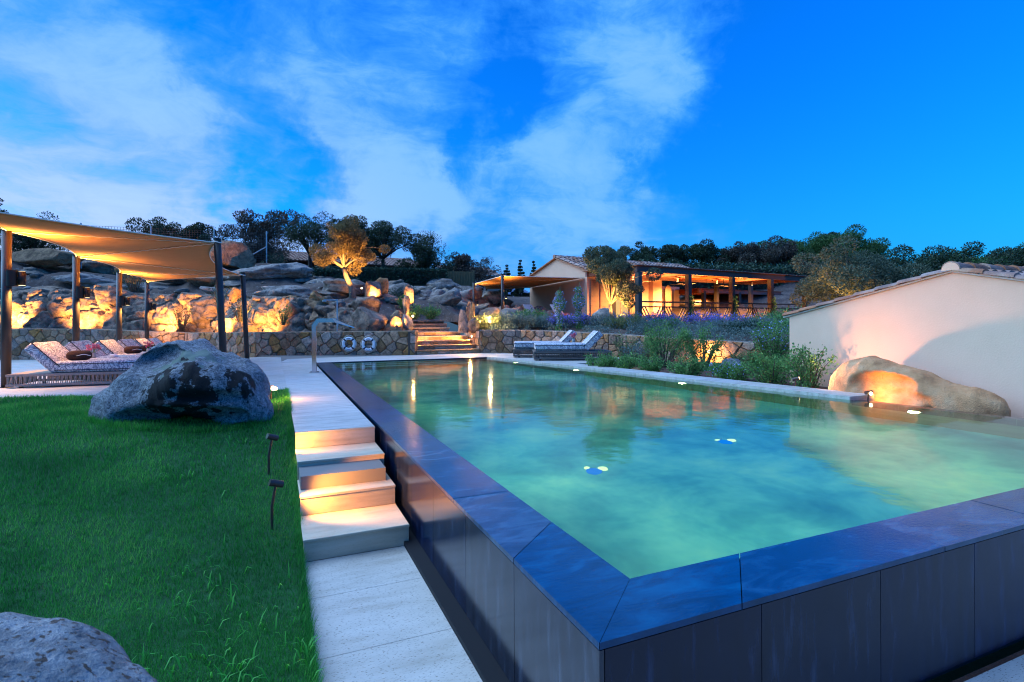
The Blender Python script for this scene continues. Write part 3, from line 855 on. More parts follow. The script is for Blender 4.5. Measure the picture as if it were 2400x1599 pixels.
def deck():
    base = MB()
    rng = random.Random(3)
    # grout bed under the tiles
    V, F = [], []
    xs = np.linspace(-16, 1.0, 50); ys = np.linspace(6.05, 30, 60)
    for x in xs:
        for y in ys:
            V.append((x, y, deck_z(x, y) - .014))
    n = len(ys)
    for i in range(len(xs) - 1):
        for j in range(n - 1):
            xm, ym = (xs[i] + xs[i + 1]) / 2, (ys[j] + ys[j + 1]) / 2
            if xm < .2 and ym < 10.0 + interp(xm, [-6, -2.4, .2], [1.4, .15, -.05]): continue
            F.append((i * n + j, (i + 1) * n + j, (i + 1) * n + j + 1, i * n + j + 1))
    o = np_mesh('pool_deck', V, F, 'grout', None, True); struct(o)

    def tile(poly):
        b = MB(); n = len(poly)
        vs = [(x, y, deck_z(x, y) - .03) for x, y in poly] + [(x, y, deck_z(x, y)) for x, y in poly]
        b.add(vs, [tuple(range(n, 2 * n))] + [(i, (i + 1) % n, n + (i + 1) % n, n + i) for i in range(n)])
        b.build('deck_tile', 'travertine', o)
    q = .0025
    # path beside the pool
    ys = [6.055] + [7.0 + .95 * k for k in range(11)]
    for a, c in zip(ys[:-1], ys[1:]):
        tile([(.2, a + q), (1.0, a + q), (1.0, c - q), (.2, c - q)])
    # terrace under the shade canopy
    y = 9.85
    row = 0
    while y < 27:
        x = .2 - (row % 2) * .6
        if row % 2: 
            x = .2
        while x > -11.0:
            w = 1.2 if not (row % 2 and x > .1) else .6
            x2 = x - w
            yc = y + .3
            far = wall_y(x2 + w / 2) - .2
            nearlim = 9.9 + interp(x2 + w / 2, [-6, -2.4, .2], [1.7, .25, -.03])
            if yc < far + .2 and yc > nearlim - .15 and x2 > -.42 * yc - .8:
                y_a = max(y, nearlim + .0)
                if y + .6 - y_a > .1:
                    tile([(x2 + q, y_a + q), (x - q, y_a + q), (x - q, y + .6 - q), (x2 + q, y + .6 - q)])
            x = x2
        y += .6; row += 1
    # strip along the far end, under the stone walls and in front of the stairs
    for j, (ya, yb) in enumerate(((15.92, 16.6), (16.6, 17.28), (17.28, 17.96))):
        x = 1.0 if j == 0 else .2
        while x < 8.2:
            x2 = x + 1.2
            if (ya + yb) / 2 < wall_y(min(x2, 8.2)) + .1:
                tile([(x + q, ya + q), (x2 - q, ya + q), (x2 - q, yb - q), (x + q, yb - q)])
            x = x2
    bed = MB().prism([(.2, 15.9), (9.0, 15.9), (9.0, 17.2), (6.0, 18.2), (4.3, 18.2), (-.5, 20.5), (.2, 19)], -.2, -.013).build('tile_bed', 'grout', o)
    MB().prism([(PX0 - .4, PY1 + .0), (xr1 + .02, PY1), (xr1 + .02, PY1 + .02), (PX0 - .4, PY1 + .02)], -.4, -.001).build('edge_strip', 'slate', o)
    # pale coping along the right side, ending over the overflow edge
    ys = [15.92] + [14.8 - 1.05 * k for k in range(10)]
    ys[-1] = 5.31
    for a, c in zip(ys[:-1], ys[1:]):
        xa, xc = pool_right_x(a), pool_right_x(c)
        MB().prism([(xc, c + q), (xc + .55, c + q), (xa + .55, a - q), (xa, a - q)], -.09, .022).build('coping_slab', 'travertine', o)
    # lounger terrace to the right of the far end
    for k in range(4):
        for j in range(5):
            ya = 15.9 - .72 * j
            x0 = pool_right_x(ya) + .56 + .62 * k
            x1 = pool_right_x(ya - .72) + .56 + .62 * k
            MB().prism([(x1 + q, ya - .72 + q), (x1 + .62 - q, ya - .72 + q), (x0 + .62 - q, ya - q), (x0 + q, ya - q)], -.06, .02).build('deck_tile', 'travertine', o)
    return o


deck_o = deck()


def path_steps():
    t = thing('travertine_steps', 'four pale travertine steps going down between lawn and pool', 'steps', (.6, 5.2, 0))
    rz = [0, -.168, -.337, -.505, -.675]
    yf = [6.05, 5.50, 4.97, 4.42]
    for i in range(4):
        MB().box((0, yf[i] + .012 - 5.2, (rz[i] + rz[i + 1]) / 2 - .011), (.80, .022, .168 - .024)).build('step_riser', 'travertine_warm', t)
        if i < 3:
            y0, y1 = yf[i + 1], yf[i]
            MB().box((0, (y0 + y1) / 2 - 5.2 - .005, rz[i + 1] - .011), (.806, y1 - y0 + .008, .022), 0, .003).build('step_tread', 'travertine_warm', t)
        else:
            pass
    MB().box((0, 6.05 - 5.2 + .008, -.011), (.806, .03, .022), 0, .003).build('step_tread', 'travertine_warm', t)
    MB().box((-.02, .45, -.42), (.74, 1.0, .4)).build('step_core', 'grout', t)
    # landing at the bottom
    l = MB().box((.58, .6, -.72), (.82, 7.6, .08)).build('lower_path', 'grout'); struct(l)
    ys = [4.42, 3.82, 3.12, 2.42, 1.72, 1.02, .32, -.4]
    for a, c in zip(ys[:-1], ys[1:]):
        MB().box((.585, (a + c) / 2, -.69), (.83, a - c - .004, .03)).build('path_tile', 'travertine_step', l)
    gr = MB().box((6.2, .7, -.70), (10.2, 1.84, .05)).build('front_ground', 'travertine_step'); gr.name = 'front_path'; struct(gr)


path_steps()


# ------------------------------------------------------------------ rocks
def ico(sub):
    bm = bmesh.new(); bmesh.ops.create_icosphere(bm, subdivisions=sub, radius=1)
    bm.verts.ensure_lookup_table()
    V = np.array([v.co[:] for v in bm.verts]); F = np.array([[v.index for v in f.verts] for f in bm.faces])
    bm.free()
    return V, F


ICO = {k: ico(k) for k in (2, 3, 4)}


def crag(p, k, seed):
    """block-like relief: every cell of a broken rock sits at its own height, with dark cracks between"""
    q = p * k + Vector((seed, seed * 1.7, 0))
    d, pt = noise.voronoi(q)
    c = noise.cell_vector(pt[0] * 3.1)
    h = (c.x - .5) * .9 + (q - pt[0]).dot(Vector((c.y - .5, c.z - .5, c.x - .5))) * .9
    gap = d[1] - d[0]
    return h - .55 * max(0, 1 - gap / .11)


def boulder(name, loc, size, seed, m='rock', parent=None, cuts=11, rough=.07, sub=3, rz=0.0, tilt=(0, 0), flat=True):
    rng = np.random.default_rng(seed)
    V, F = ICO[sub]
    V = V.copy()
    for _ in range(cuts):
        n = rng.normal(size=3); n /= np.linalg.norm(n)
        h = rng.uniform(.38, .80)
        dd = V @ n - h
        V -= np.where(dd > 0, dd, 0)[:, None] * n * .95
    off = Vector(rng.uniform(0, 60, 3))
    ns = np.array([noise.fractal(Vector(v) * 2.2 + off, .9, 2.1, 5) for v in V])
    rs = np.array([noise.ridged_multi_fractal(Vector(v) * 1.5 + off, 1.0, 2.2, 4, 1.0, 2.0) for v in V]) - 1.1
    V = V * (1 + rough * ns - rough * .4 * rs)[:, None]
    if sub >= 3 and m in ('rock', 'rock_grey'):
        cg = np.array([crag(Vector(v), 1.7, seed % 50) for v in V])
        V = V * (1 + .085 * cg)[:, None]
    V *= np.array(size) / 2
    Rm = np.array(Matrix.Rotation(rz, 3, 'Z') @ Matrix.Rotation(tilt[0], 3, 'X') @ Matrix.Rotation(tilt[1], 3, 'Y'))
    V = V @ Rm.T
    o = np_mesh(name, V, F, m, parent, False)
    o.location = loc
    return o


def rock_face():
    rng = random.Random(21)
    # blocks of the quarried face behind the left wall
    pts = []
    def along(s):
        segs = [(WALL_L[i], WALL_L[i + 1]) for i in range(len(WALL_L) - 1)]
        ls = [math.dist(a[:2], b[:2]) for a, b in segs]
        for (a, b), l in zip(segs, ls):
            if s <= l:
                f = s / l
                dx, dy = (b[0] - a[0]) / l, (b[1] - a[1]) / l
                return a[0] + (b[0] - a[0]) * f, a[1] + (b[1] - a[1]) * f, -dy, dx
            s -= l
        return (*b[:2], 0, 1)
    V, F = [], []
    S = np.linspace(3.0, 21.4, 300); T = np.linspace(0, 1, 58)
    for s in S:
        x, y, nx, ny = along(s)
        if ny < 0: nx, ny = -nx, -ny
        # average the wall direction so that the face has no kinks at the wall's corners
        a0, a1 = along(max(3, s - 1.2)), along(min(21.4, s + 1.2))
        ln = math.hypot(a1[0] - a0[0], a1[1] - a0[1]); nx, ny = -(a1[1] - a0[1]) / ln, (a1[0] - a0[0]) / ln
        if ny < 0: nx, ny = -nx, -ny
        top = wall_top(x)
        hgt = interp(x, [-12, -6, -3, 0, 1.5, 2.8], [1.75, 1.7, 1.6, 1.25, .95, .5]) * (1 + .22 * noise.noise(Vector((s * .55, 3, 0))))
        bulge = .4 * noise.noise(Vector((s * .42, 0, 9)))
        for t in T:
            if t < .72:
                u = t / .72
                off = 1.0 + bulge * (1 - u * .5) + .85 * u ** 1.6; z = top - .12 + hgt * u
            else:
                u = (t - .72) / .28
                off = 1.85 + bulge * .5 + 1.9 * u; z = top - .12 + hgt + (hill_base(x + nx * 3.7, y + ny * 3.7) - .16 - (top - .12 + hgt)) * u
            p = Vector((x + nx * off, y + ny * off, z))
            q = Vector((s, off * .5, z))
            dsp = .30 * crag(q, .95, 3) + .13 * crag(q, 2.6, 11) + .07 * noise.fractal(q * 3.0, .8, 2.1, 5)
            k = min(1, (1 - t) * 5) * min(1, (s - 3) * 2, (21.4 - s) * 1.2)
            dsp *= max(0, k)
            V.append((p.x - nx * dsp, p.y - ny * dsp, p.z + .55 * dsp * (1 if t > .1 else t * 10)))
    nT = len(T)
    for i in range(len(S) - 1):
        for j in range(nT - 1):
            F.append((i * nT + j, (i + 1) * nT + j, (i + 1) * nT + j + 1, i * nT + j + 1))
    np_mesh('rock_face', V, F, 'rock', hill, False)
    s = .5
    while s < 22.5:
        x, y, nx, ny = along(s)
        if ny < 0: nx, ny = -nx, -ny
        for row, (off, zc, sz) in enumerate(((1.8, 1.1, .95), (2.25, 1.75, 1.1), (2.8, 2.3, 1.0))):
            if row == 2 or rng.random() < (.72 if row == 0 else .6): continue
            if x > 3.2: continue
            o = off + rng.uniform(-.25, .25)
            px, py = x + nx * o + rng.uniform(-.2, .2), y + ny * o
            k = rng.uniform(.7, 1.35) * sz
            drop = (x - .5) * .16 if x > .5 else 0
            boulder('rock', (px, py, zc - drop + rng.uniform(-.2, .15)), (k * rng.uniform(.9, 1.5), k * rng.uniform(.8, 1.1), k * rng.uniform(.85, 1.4)),
                    rng.randint(0, 9999), 'rock' if row < 2 else 'rock_grey', hill, 20, .2, 4 if row < 2 else 3, rng.uniform(0, 3), (rng.uniform(-.4, .4), rng.uniform(-.4, .4)))
        s += rng.uniform(.6, .95)
    # weathered rock field right of the hill path and along the crest
    for _ in range(78):
        x = rng.uniform(5.6, 12.2); y = rng.uniform(22.6, 31.5)
        if x > 10.2 and y > 29: continue
        z = hill_base(x, y)
        k = rng.uniform(.6, 1.7)
        boulder('rock', (x, y, z + .02 * k), (k * 1.5, k, k * .75), rng.randint(0, 9999), 'rock_grey', hill, 13, .2, 3, rng.uniform(-.6, .6) - .4, (rng.uniform(-.3, .3), rng.uniform(-.5, .1)))
    for _ in range(44):
        x = rng.uniform(-1.5, 4.5); y = 30.2 - .5 * x + rng.uniform(-2.4, 1.2)
        z = hill_base(x, y)
        k = rng.uniform(.35, 1.0)
        boulder('rock', (x, y, z + .02), (k * 1.6, k, k * .7), rng.randint(0, 9999), 'rock_grey', hill, 10, .2, 2, rng.uniform(0, 3))
    for _ in range(22):
        x = rng.uniform(-11, 3.0); y = wall_y(x) + rng.uniform(4.2, 9)
        k = rng.uniform(1.2, 2.6)
        boulder('rock', (x, y, hill_base(x, y) - .02 * k), (k * 1.5, k, k * .42), rng.randint(0, 9999), 'rock_grey', hill, 9, .2, 4, rng.uniform(-.5, .5), (rng.uniform(-.1, .2), rng.uniform(-.2, .2)))
    for _ in range(60):
        x = rng.uniform(-11, 3.4); y = wall_y(x) + rng.uniform(1.8, 8)
        k = rng.uniform(.12, .62)
        boulder('rock', (x, y, hill_base(x, y) + .02), (k * 1.5, k, k * .6), rng.randint(0, 9999), 'rock_grey', hill, 8, .2, 2, rng.uniform(0, 3))


rock_face()


def lone_rock(lab, loc, size, seed, m='rock', **k):
    return tag(boulder('boulder', loc, size, seed, m, None, **k), lab, 'boulder')


lone_rock('rounded boulder on the crest in front of the netting fence', (-2.0, 30.6, 4.25), (2.3, 1.6, 1.9), 3, 'rock', cuts=3, sub=4)
lone_rock('triangular flat faced boulder glowing in lamplight above life rings', (3.15, 19.45, 1.02), (1.55, 1.0, 1.25), 77, 'rock', cuts=5, sub=4, tilt=(.15, .3))
lone_rock('tall upright stone left of the top stairs', (4.42, 19.75, 1.62), (.34, .32, .95), 12, 'rock', cuts=6, sub=3)
lone_rock('squat reddish stone leaning against the tall upright stone', (4.1, 19.6, 1.35), (.62, .5, .5), 13, 'rock', cuts=8, sub=3)
lone_rock('grey standing stone at the left end of the stairs', (4.38, 19.35, 1.05), (.5, .45, .85), 14, 'rock_grey', cuts=8, sub=3)
lone_rock('small bright stone between triangular boulder and stairs', (3.95, 19.15, 1.0), (.55, .45, .7), 15, 'rock', cuts=8, sub=3)
lone_rock('big lit boulder at the foot of the golden tree', (3.75, 23.2, 2.35), (1.05, .85, 1.2), 16, 'rock', cuts=7, sub=4)
lone_rock('tilted boulder just right of the lit boulder under the tree', (4.25, 23.7, 2.5), (.9, .7, 1.0), 17, 'rock', cuts=8, sub=3, tilt=(0, .5))
lone_rock('low rounded stone in the row above the path', (4.55, 23.3, 2.1), (.75, .55, .5), 18, 'rock', cuts=5, sub=3)
lone_rock('flat pale stone lying between the lit boulders', (4.75, 22.9, 1.95), (.7, .45, .35), 19, 'rock', cuts=7, sub=3)
lone_rock('slender lit stone bent like a seal above the stairs', (5.15, 22.4, 2.15), (.5, .45, 1.05), 20, 'rock', cuts=6, sub=4, tilt=(0, -.3))
lone_rock('small grey stone in the flower bed by the grey shrubs', (10.25, 10.1, .05), (.6, .45, .34), 22, 'granite', cuts=7, sub=3)
lone_rock('tan flat stone among bushes beside the pale coping', (8.1, 9.45, -.02), (.55, .4, .22), 23, 'rock', cuts=7, sub=3)
lone_rock('long low stone behind the pale coping', (7.75, 10.35, -.02), (.6, .35, .2), 24, 'rock', cuts=7, sub=3)
lone_rock('mossy dark boulder under the silvery olive by the house wall', (12.3, 18.8, 1.1), (1.3, 1.0, 1.1), 25, 'rock_grey', cuts=6, sub=3)
lone_rock('weathered overhanging ledge at far left under the canopy', (-9.6, 33.2, 4.2), (4.4, 1.6, 1.1), 26, 'rock', cuts=9, sub=4, rz=-.3)


def shells():
    """upright hollow rock beside the stairs: two curved shells and a rounded lobe"""
    t = thing('hollow_rock', 'hollow weathered rock standing like a shell right of stairs', 'rock', (6.42, 18.75, .80))
    rng = np.random.default_rng(5)
    for (a0, a1, r, h, dx, dy, k) in ((2.2, 4.6, .30, .85, -.05, 0, 3), (.1, 1.5, .28, 1.15, .0, .1, 7)):
        V, F = [], []
        na, nz = 22, 22
        for s_ in (0, 1):
            for i in range(na):
                for j in range(nz):
                    a = a0 + (a1 - a0) * i / (na - 1); f = j / (nz - 1)
                    edge = math.sin(math.pi * i / (na - 1)) ** .5
                    hh = h * (.45 + .55 * edge)
                    rr = (r - .09 * s_ * (1 - .7 * f)) * (1 - .25 * f + .1 * math.sin(3 * f)) * (1 + .1 * noise.noise(Vector((a * 2, f * 3, k))))
                    V.append((dx + rr * math.cos(a), dy + rr * math.sin(a), hh * f - .1))
        def id_(s_, i, j): return s_ * na * nz + i * nz + j
        for i in range(na - 1):
            for j in range(nz - 1):
                F.append((id_(0, i, j), id_(0, i + 1, j), id_(0, i + 1, j + 1), id_(0, i, j + 1)))
                F.append((id_(1, i, j + 1), id_(1, i + 1, j + 1), id_(1, i + 1, j), id_(1, i, j)))
            F.append((id_(0, i, nz - 1), id_(0, i + 1, nz - 1), id_(1, i + 1, nz - 1), id_(1, i, nz - 1)))
        for j in range(nz - 1):
            F.append((id_(0, 0, j + 1), id_(1, 0, j + 1), id_(1, 0, j), id_(0, 0, j)))
            F.append((id_(0, na - 1, j), id_(1, na - 1, j), id_(1, na - 1, j + 1), id_(0, na - 1, j + 1)))
        np_mesh('shell', V, F, 'rock_grey', t, True)
    boulder('lobe', (.12, -.22, .18), (.5, .4, .62), 31, 'rock_grey', t, 4, .08, 4)
    boulder('slab', (.2, .12, .45), (.16, .3, 1.15), 32, 'rock', t, 6, .1, 3, .3, (0, .12))


shells()


def loft(name, xs, prof, depth, m, parent=None, nphi=40, amp=.05, seed=0, carve=None, back=1.0, sub=1):
    """rock body: cross-sections strung along local x, profile height and depth given"""
    V, F = [], []
    off = Vector((seed * 3.1, 7, 1))
    X = np.linspace(xs[0], xs[-1], 90)
    for x in X:
        h = interp(x, xs, prof[0]); b = interp(x, xs, prof[1]); dp = interp(x, xs, depth); sk = interp(x, xs, prof[2])
        for k in range(nphi):
            a = 2 * math.pi * k / nphi
            c, s_ = math.cos(a), math.sin(a)
            y = dp * math.copysign(abs(c) ** .75, c) * (1 if c < 0 else back)
            zz = (h - b) / 2 * math.copysign(abs(s_) ** .8, s_) + (h + b) / 2
            v = Vector((x, y + sk * (zz - b), zz))
            n1 = noise.fractal(v * 1.8 + off, .8, 2.2, 6)
            n2 = noise.ridged_multi_fractal(v * 2.3 + off, 1.0, 2.1, 4, 1.0, 2.0) - 1.2
            dirv = Vector((0, c, s_))
            v += dirv * (amp * n1 + amp * .45 * n2)
            if carve:
                for (cx, cy, cz, rx, ry, rz_, am) in carve:
                    q = ((v.x - cx) / rx) ** 2 + ((v.y - cy) / ry) ** 2 + ((v.z - cz) / rz_) ** 2
                    if q < 1: v.y += am * (1 - q) ** .6
            V.append(v[:])
    n = len(X)
    for i in range(n - 1):
        for k in range(nphi):
            j = (k + 1) % nphi
            F.append((i * nphi + k, i * nphi + j, (i + 1) * nphi + j, (i + 1) * nphi + k))
    me = bpy.data.meshes.new(name)
    me.from_pydata(V, [], F + [tuple(range(nphi))[::-1], tuple((n - 1) * nphi + k for k in range(nphi))])
    me.polygons.foreach_set('use_smooth', [True] * len(me.polygons))
    return link(name, me, m, parent)


o = loft('lawn_boulder', [-1.13, -1.02, -.93, -.78, -.67, -.58, -.45, -.30, -.12, .05, .2, .35, .5, .7, .84, .90, .93, 1.02, 1.08],
         ([.06, .20, .37, .47, .62, .80, .90, .95, .95, .88, .82, .80, .76, .68, .60, .50, .34, .22, .06],
          [.0, -.02, -.03, -.04, -.05, -.04, 0, .02, .03, .03, .03, .02, 0, -.02, -.02, -.03, -.03, -.04, -.02],
          [0, 0, .1, .2, .35, .45, .5, .5, .45, .35, .25, .2, .2, .15, .1, .1, 0, 0, 0]),
         [.05, .2, .3, .42, .5, .55, .6, .62, .66, .68, .68, .66, .62, .52, .42, .34, .28, .18, .05], 'lichen_granite', amp=.075, seed=2,
         carve=[(-.28, -.35, .80, .40, .5, .24, .30), (.3, -.6, .10, .9, .5, .16, .18), (.55, -.6, .34, .5, .6, .08, .1)], nphi=64)
o.location = (-1.02, 7.75, -.06); o.rotation_euler = (0, 0, R_(-23.5))
tag(o, 'large grey boulder with dark moss and lichen on the lawn', 'boulder')
o = loft('sculpted_boulder', [-1.05, -1.0, -.9, -.75, -.55, -.35, -.2, 0, .15, .3, .5, .7, .85, .97, 1.03],
         ([.1, .28, .42, .50, .545, .50, .44, .40, .37, .28, .24, .22, .16, .08, -.02],
          [-.05, -.3, -.4, -.4, -.4, -.4, -.4, -.4, -.4, -.4, -.4, -.4, -.4, -.3, -.15], [.12] * 15),
         [.04, .2, .28, .33, .36, .36, .36, .34, .34, .32, .30, .28, .22, .14, .04], 'sandstone', amp=.03, seed=9,
         carve=[(-.25, -.3, .18, .42, .5, .17, .20), (-.1, -.4, .02, .45, .5, .12, .14), (.3, -.4, -.12, .1, .5, .07, .12)], nphi=64)
o.location = (8.48, 5.0, -.01); o.rotation_euler = (0, 0, R_(-81)); o.scale = (1.08, 1.0, 1.06)
tag(o, 'long wind carved boulder with a scooped hollow beside the pool edge', 'boulder')
o = loft('foreground_rock', [-.9, -.6, -.35, -.2, -.1, .0, .1, .17, .22], ([.5, .60, .62, .61, .595, .55, .515, .47, .3], [-.7] * 9, [.0] * 9),
         [.2, .34, .36, .36, .34, .3, .24, .14, .04], 'granite', amp=.05, seed=4, nphi=96)
o.location = (-.275, 1.02, .022); o.rotation_euler = (0, 0, R_(-23.5))
tag(o, 'rough pale granite rock close up in the bottom corner', 'rock')


# ------------------------------------------------------------------ dry stone walls
def clip(poly, nx, ny, c):
    out = []
    for i in range(len(poly)):
        a, b = poly[i], poly[(i + 1) % len(poly)]
        da, db = a[0] * nx + a[1] * ny - c, b[0] * nx + b[1] * ny - c
        if da <= 0: out.append(a)
        if (da < 0 < db) or (db < 0 < da):
            f = da / (da - db)
            out.append((a[0] + (b[0] - a[0]) * f, a[1] + (b[1] - a[1]) * f))
    return out


def stone_wall(name, label, line, zb, seed, cw=.36, chh=.26, thick=.32, side=1):
    """line: list of (x, y, top); stones face the side to the right of the walking direction when side = 1"""
    rng = random.Random(seed)
    t = thing(name, label, 'wall', (line[0][0], line[0][1], 0))
    ox, oy = line[0][:2]
    core = MB(); cap = MB()
    cnt = 0
    for (x0, y0, z0), (x1, y1, z1) in zip(line[:-1], line[1:]):
        l = math.hypot(x1 - x0, y1 - y0)
        ex = ((x1 - x0) / l, (y1 - y0) / l)
        nx = (ex[1] * side, -ex[0] * side)               # outward
        b0, b1 = zb(x0, y0) - .12, zb(x1, y1) - .12

        def P(s, z, o):
            return (x0 + ex[0] * s + nx[0] * o - ox, y0 + ex[1] * s + nx[1] * o - oy, z)
        core.add([P(0, b0, -.02), P(l, b1, -.02), P(l, b1, -thick), P(0, b0, -thick), P(0, z0 - .02, -.02), P(l, z1 - .02, -.02), P(l, z1 - .02, -thick), P(0, z0 - .02, -thick)],
                 [(3, 2, 1, 0), (4, 5, 6, 7), (0, 1, 5, 4), (1, 2, 6, 5), (2, 3, 7, 6), (3, 0, 4, 7)])
        nc = max(1, round(l / cw)); hmax = max(z0 - b0, z1 - b1); nr = max(2, round(hmax / chh))
        seeds = []
        for j in range(-1, nr + 1):
            for i in range(-1, nc + 1):
                seeds.append(((i + .5 + .5 * (j % 2) + rng.uniform(-.36, .36)) * l / nc, (j + .5 + rng.uniform(-.34, .34)) * hmax / nr))
        for (sx, sz) in seeds:
            if not (-.2 < sx < l + .2): continue
            poly = [(0, 0), (l, 0), (l, z1 - b1), (0, z0 - b0)]
            for (tx, tz) in seeds:
                dx, dz = tx - sx, tz - sz
                d2 = dx * dx + dz * dz
                if d2 < 1e-9 or d2 > 2.2: continue
                d = math.sqrt(d2)
                poly = clip(poly, dx / d, dz / d, ((tx + sx) / 2 * dx + (tz + sz) / 2 * dz) / d - .0055)
                if len(poly) < 3: break
            if len(poly) < 3: continue
            ar = abs(sum(poly[i][0] * poly[(i + 1) % len(poly)][1] - poly[(i + 1) % len(poly)][0] * poly[i][1] for i in range(len(poly)))) / 2
            if ar < .004: continue
            cx = sum(p[0] for p in poly) / len(poly); cz = sum(p[1] for p in poly) / len(poly)
            pr = rng.uniform(.006, .035)
            n = len(poly)

            def bz(s): return b0 + (b1 - b0) * s / l
            c0 = P(cx, cz + bz(cx), 0)
            vs = []
            for (sc_, o) in ((1.0, -.03), (.97, pr * .4), (.80 + rng.uniform(-.04, .06), pr + .008)):
                for (px, pz) in poly:
                    qx, qz = cx + (px - cx) * sc_, cz + (pz - cz) * sc_
                    v = P(qx, qz + bz(qx), o + rng.uniform(-.004, .004))
                    vs.append((v[0] - c0[0], v[1] - c0[1], v[2] - c0[2]))
            fs = [tuple(range(2 * n, 3 * n))]
            for k in range(2):
                fs += [(k * n + i, k * n + (i + 1) % n, (k + 1) * n + (i + 1) % n, (k + 1) * n + i) for i in range(n)]
            if side < 0: fs = [f[::-1] for f in fs]
            MB().add(vs, fs).build('stone', 'stone', t, loc=c0)
            cnt += 1
        cap.add([P(-.0, z0 - .02, .012), P(l, z1 - .02, .012), P(l, z1 - .02, -thick - .02), P(0, z0 - .02, -thick - .02), P(0, z0 + .012, .004), P(l, z1 + .012, .004), P(l, z1 + .012, -thick - .02), P(0, z0 + .012, -thick - .02)],
                [(3, 2, 1, 0), (4, 5, 6, 7), (0, 1, 5, 4), (1, 2, 6, 5), (2, 3, 7, 6), (3, 0, 4, 7)])
    core.build('mortar', 'mortar', t)
    cap.build('wall_top', 'stair_stone', t)
    return t


stone_wall('stone_wall', 'long rubble stone retaining wall with life rings hung on it', WALL_L, lambda x, y: deck_z(x, y), 5, .40, .27)
stone_wall('stone_wall', 'curving rubble retaining wall below the lavender bed by house', WALL_R, lambda x, y: interp(x, [6.6, 8.8, 11, 13], [0, 0, -.06, -.12]), 9, .36, .24)


def stairs():
    t = thing('stone_staircase', 'wide granite staircase with eight steps between the stone walls', 'stairs', (5.45, 18.0, 0))
    r = .146
    rng = random.Random(2)
    y = 17.95
    for i in range(8):
        z0, z1 = i * r, (i + 1) * r
        xa, xb = (4.36, 6.57) if i < 4 else ((4.36, 6.40) if i == 4 else (3.98 + .06 * i, 6.0 + .04 * i))
        if i >= 5: xa, xb = 4.02, 6.15
        y0 = y + i * .40 if i < 5 else y + i * .40 + .1
        st = MB().box(((xa + xb) / 2 - 5.45, y0 + .30 - 18.0, z1 - .025), (xb - xa, .62, .05), 0, .008).build('step_slab', 'stair_stone', t)
        x = xa + .005
        while x < xb - .06:
            w = min(rng.uniform(.24, .46), xb - x)
            MB().box((x + w / 2 - 5.45, y0 + .09 - 18.0 + rng.uniform(-.006, .006), (z0 + z1 - .05) / 2 + .0), (w - .008, .14, r - .054), 0, .008).build('riser_block', 'stair_stone', st)
            x += w
        MB().box(((xa + xb) / 2 - 5.45, y0 + .40 - 18.0, (z0 + z1) / 2 - .03), (xb - xa - .02, .50, r - .06)).build('step_core', 'mortar', st)
    # cheek walls beside the lower steps
    for (x, s_) in ((6.60, 1), (4.33, -1)):
        b = MB().box((x + s_ * .13 - 5.45, .92, .36), (.22, 1.75, .80)).build('cheek_wall', 'mortar', t)
        for k in range(4):
            for j in range(3):
                MB().box((x + s_ * .01 - 5.45, .25 + .44 * k + (.1 if j % 2 else 0), .12 + .26 * j), (.03, .41 + rng.uniform(-.05, .02), .235), 0, .01).build('cheek_stone', 'stair_stone', b)
    return t


stairs()


# ------------------------------------------------------------------ shade canopies
def sail_panel(A, B, Cc, parent, sag=.10, edge=None, n=12):
    """triangle of cloth, sagging; edge = list of (i, amount) curving that outer side inward (0: AB, 1: BC, 2: CA)"""
    A, B, Cc = Vector(A), Vector(B), Vector(Cc)
    V, F, idx = [], [], {}
    cen = (A + B + Cc) / 3
    for i in range(n + 1):
        for j in range(n + 1 - i):
            a, b = i / n, j / n; c = 1 - a - b
            p = A * a + B * b + Cc * c
            p.z -= sag * 27 * a * b * c
            for (e, am) in (edge or []):
                u, v, w = ((a, b, c), (b, c, a), (c, a, b))[e]
                E0, E1, O = ((A, B, Cc), (B, Cc, A), (Cc, A, B))[e]
                mid = (E0 + E1) / 2
                pull = (O - mid).normalized()
                if u + v > 1e-6:
                    f = 4 * u * v / (u + v) ** 2 * (1 - w) ** 2
                    p += Vector((pull.x, pull.y, 0)) * am * f
            idx[i, j] = len(V); V.append(p)
    for i in range(n):
        for j in range(n - i):
            F.append((idx[i, j], idx[i + 1, j], idx[i, j + 1]))
            if j < n - i - 1: F.append((idx[i + 1, j], idx[i + 1, j + 1], idx[i, j + 1]))
    b = MB().add([v[:] for v in V], F)
    o = b.build('sail_panel', 'sail', parent, True)
    m = o.modifiers.new('cloth_thickness', 'SOLIDIFY'); m.thickness = .006
    return o, idx, V


def cord_along(p, q, parent, amp=.012, r=.008):
    p, q = Vector(p), Vector(q)
    n = max(8, int((q - p).length / .12))
    pts = []
    for i in range(n + 1):
        f = i / n
        v = p.lerp(q, f); v.z -= .012 + (amp if i % 2 else 0)
        pts.append(v)
    return MB().tube(pts, r * 1.3, 5).build('seam_cord', 'cord', parent)


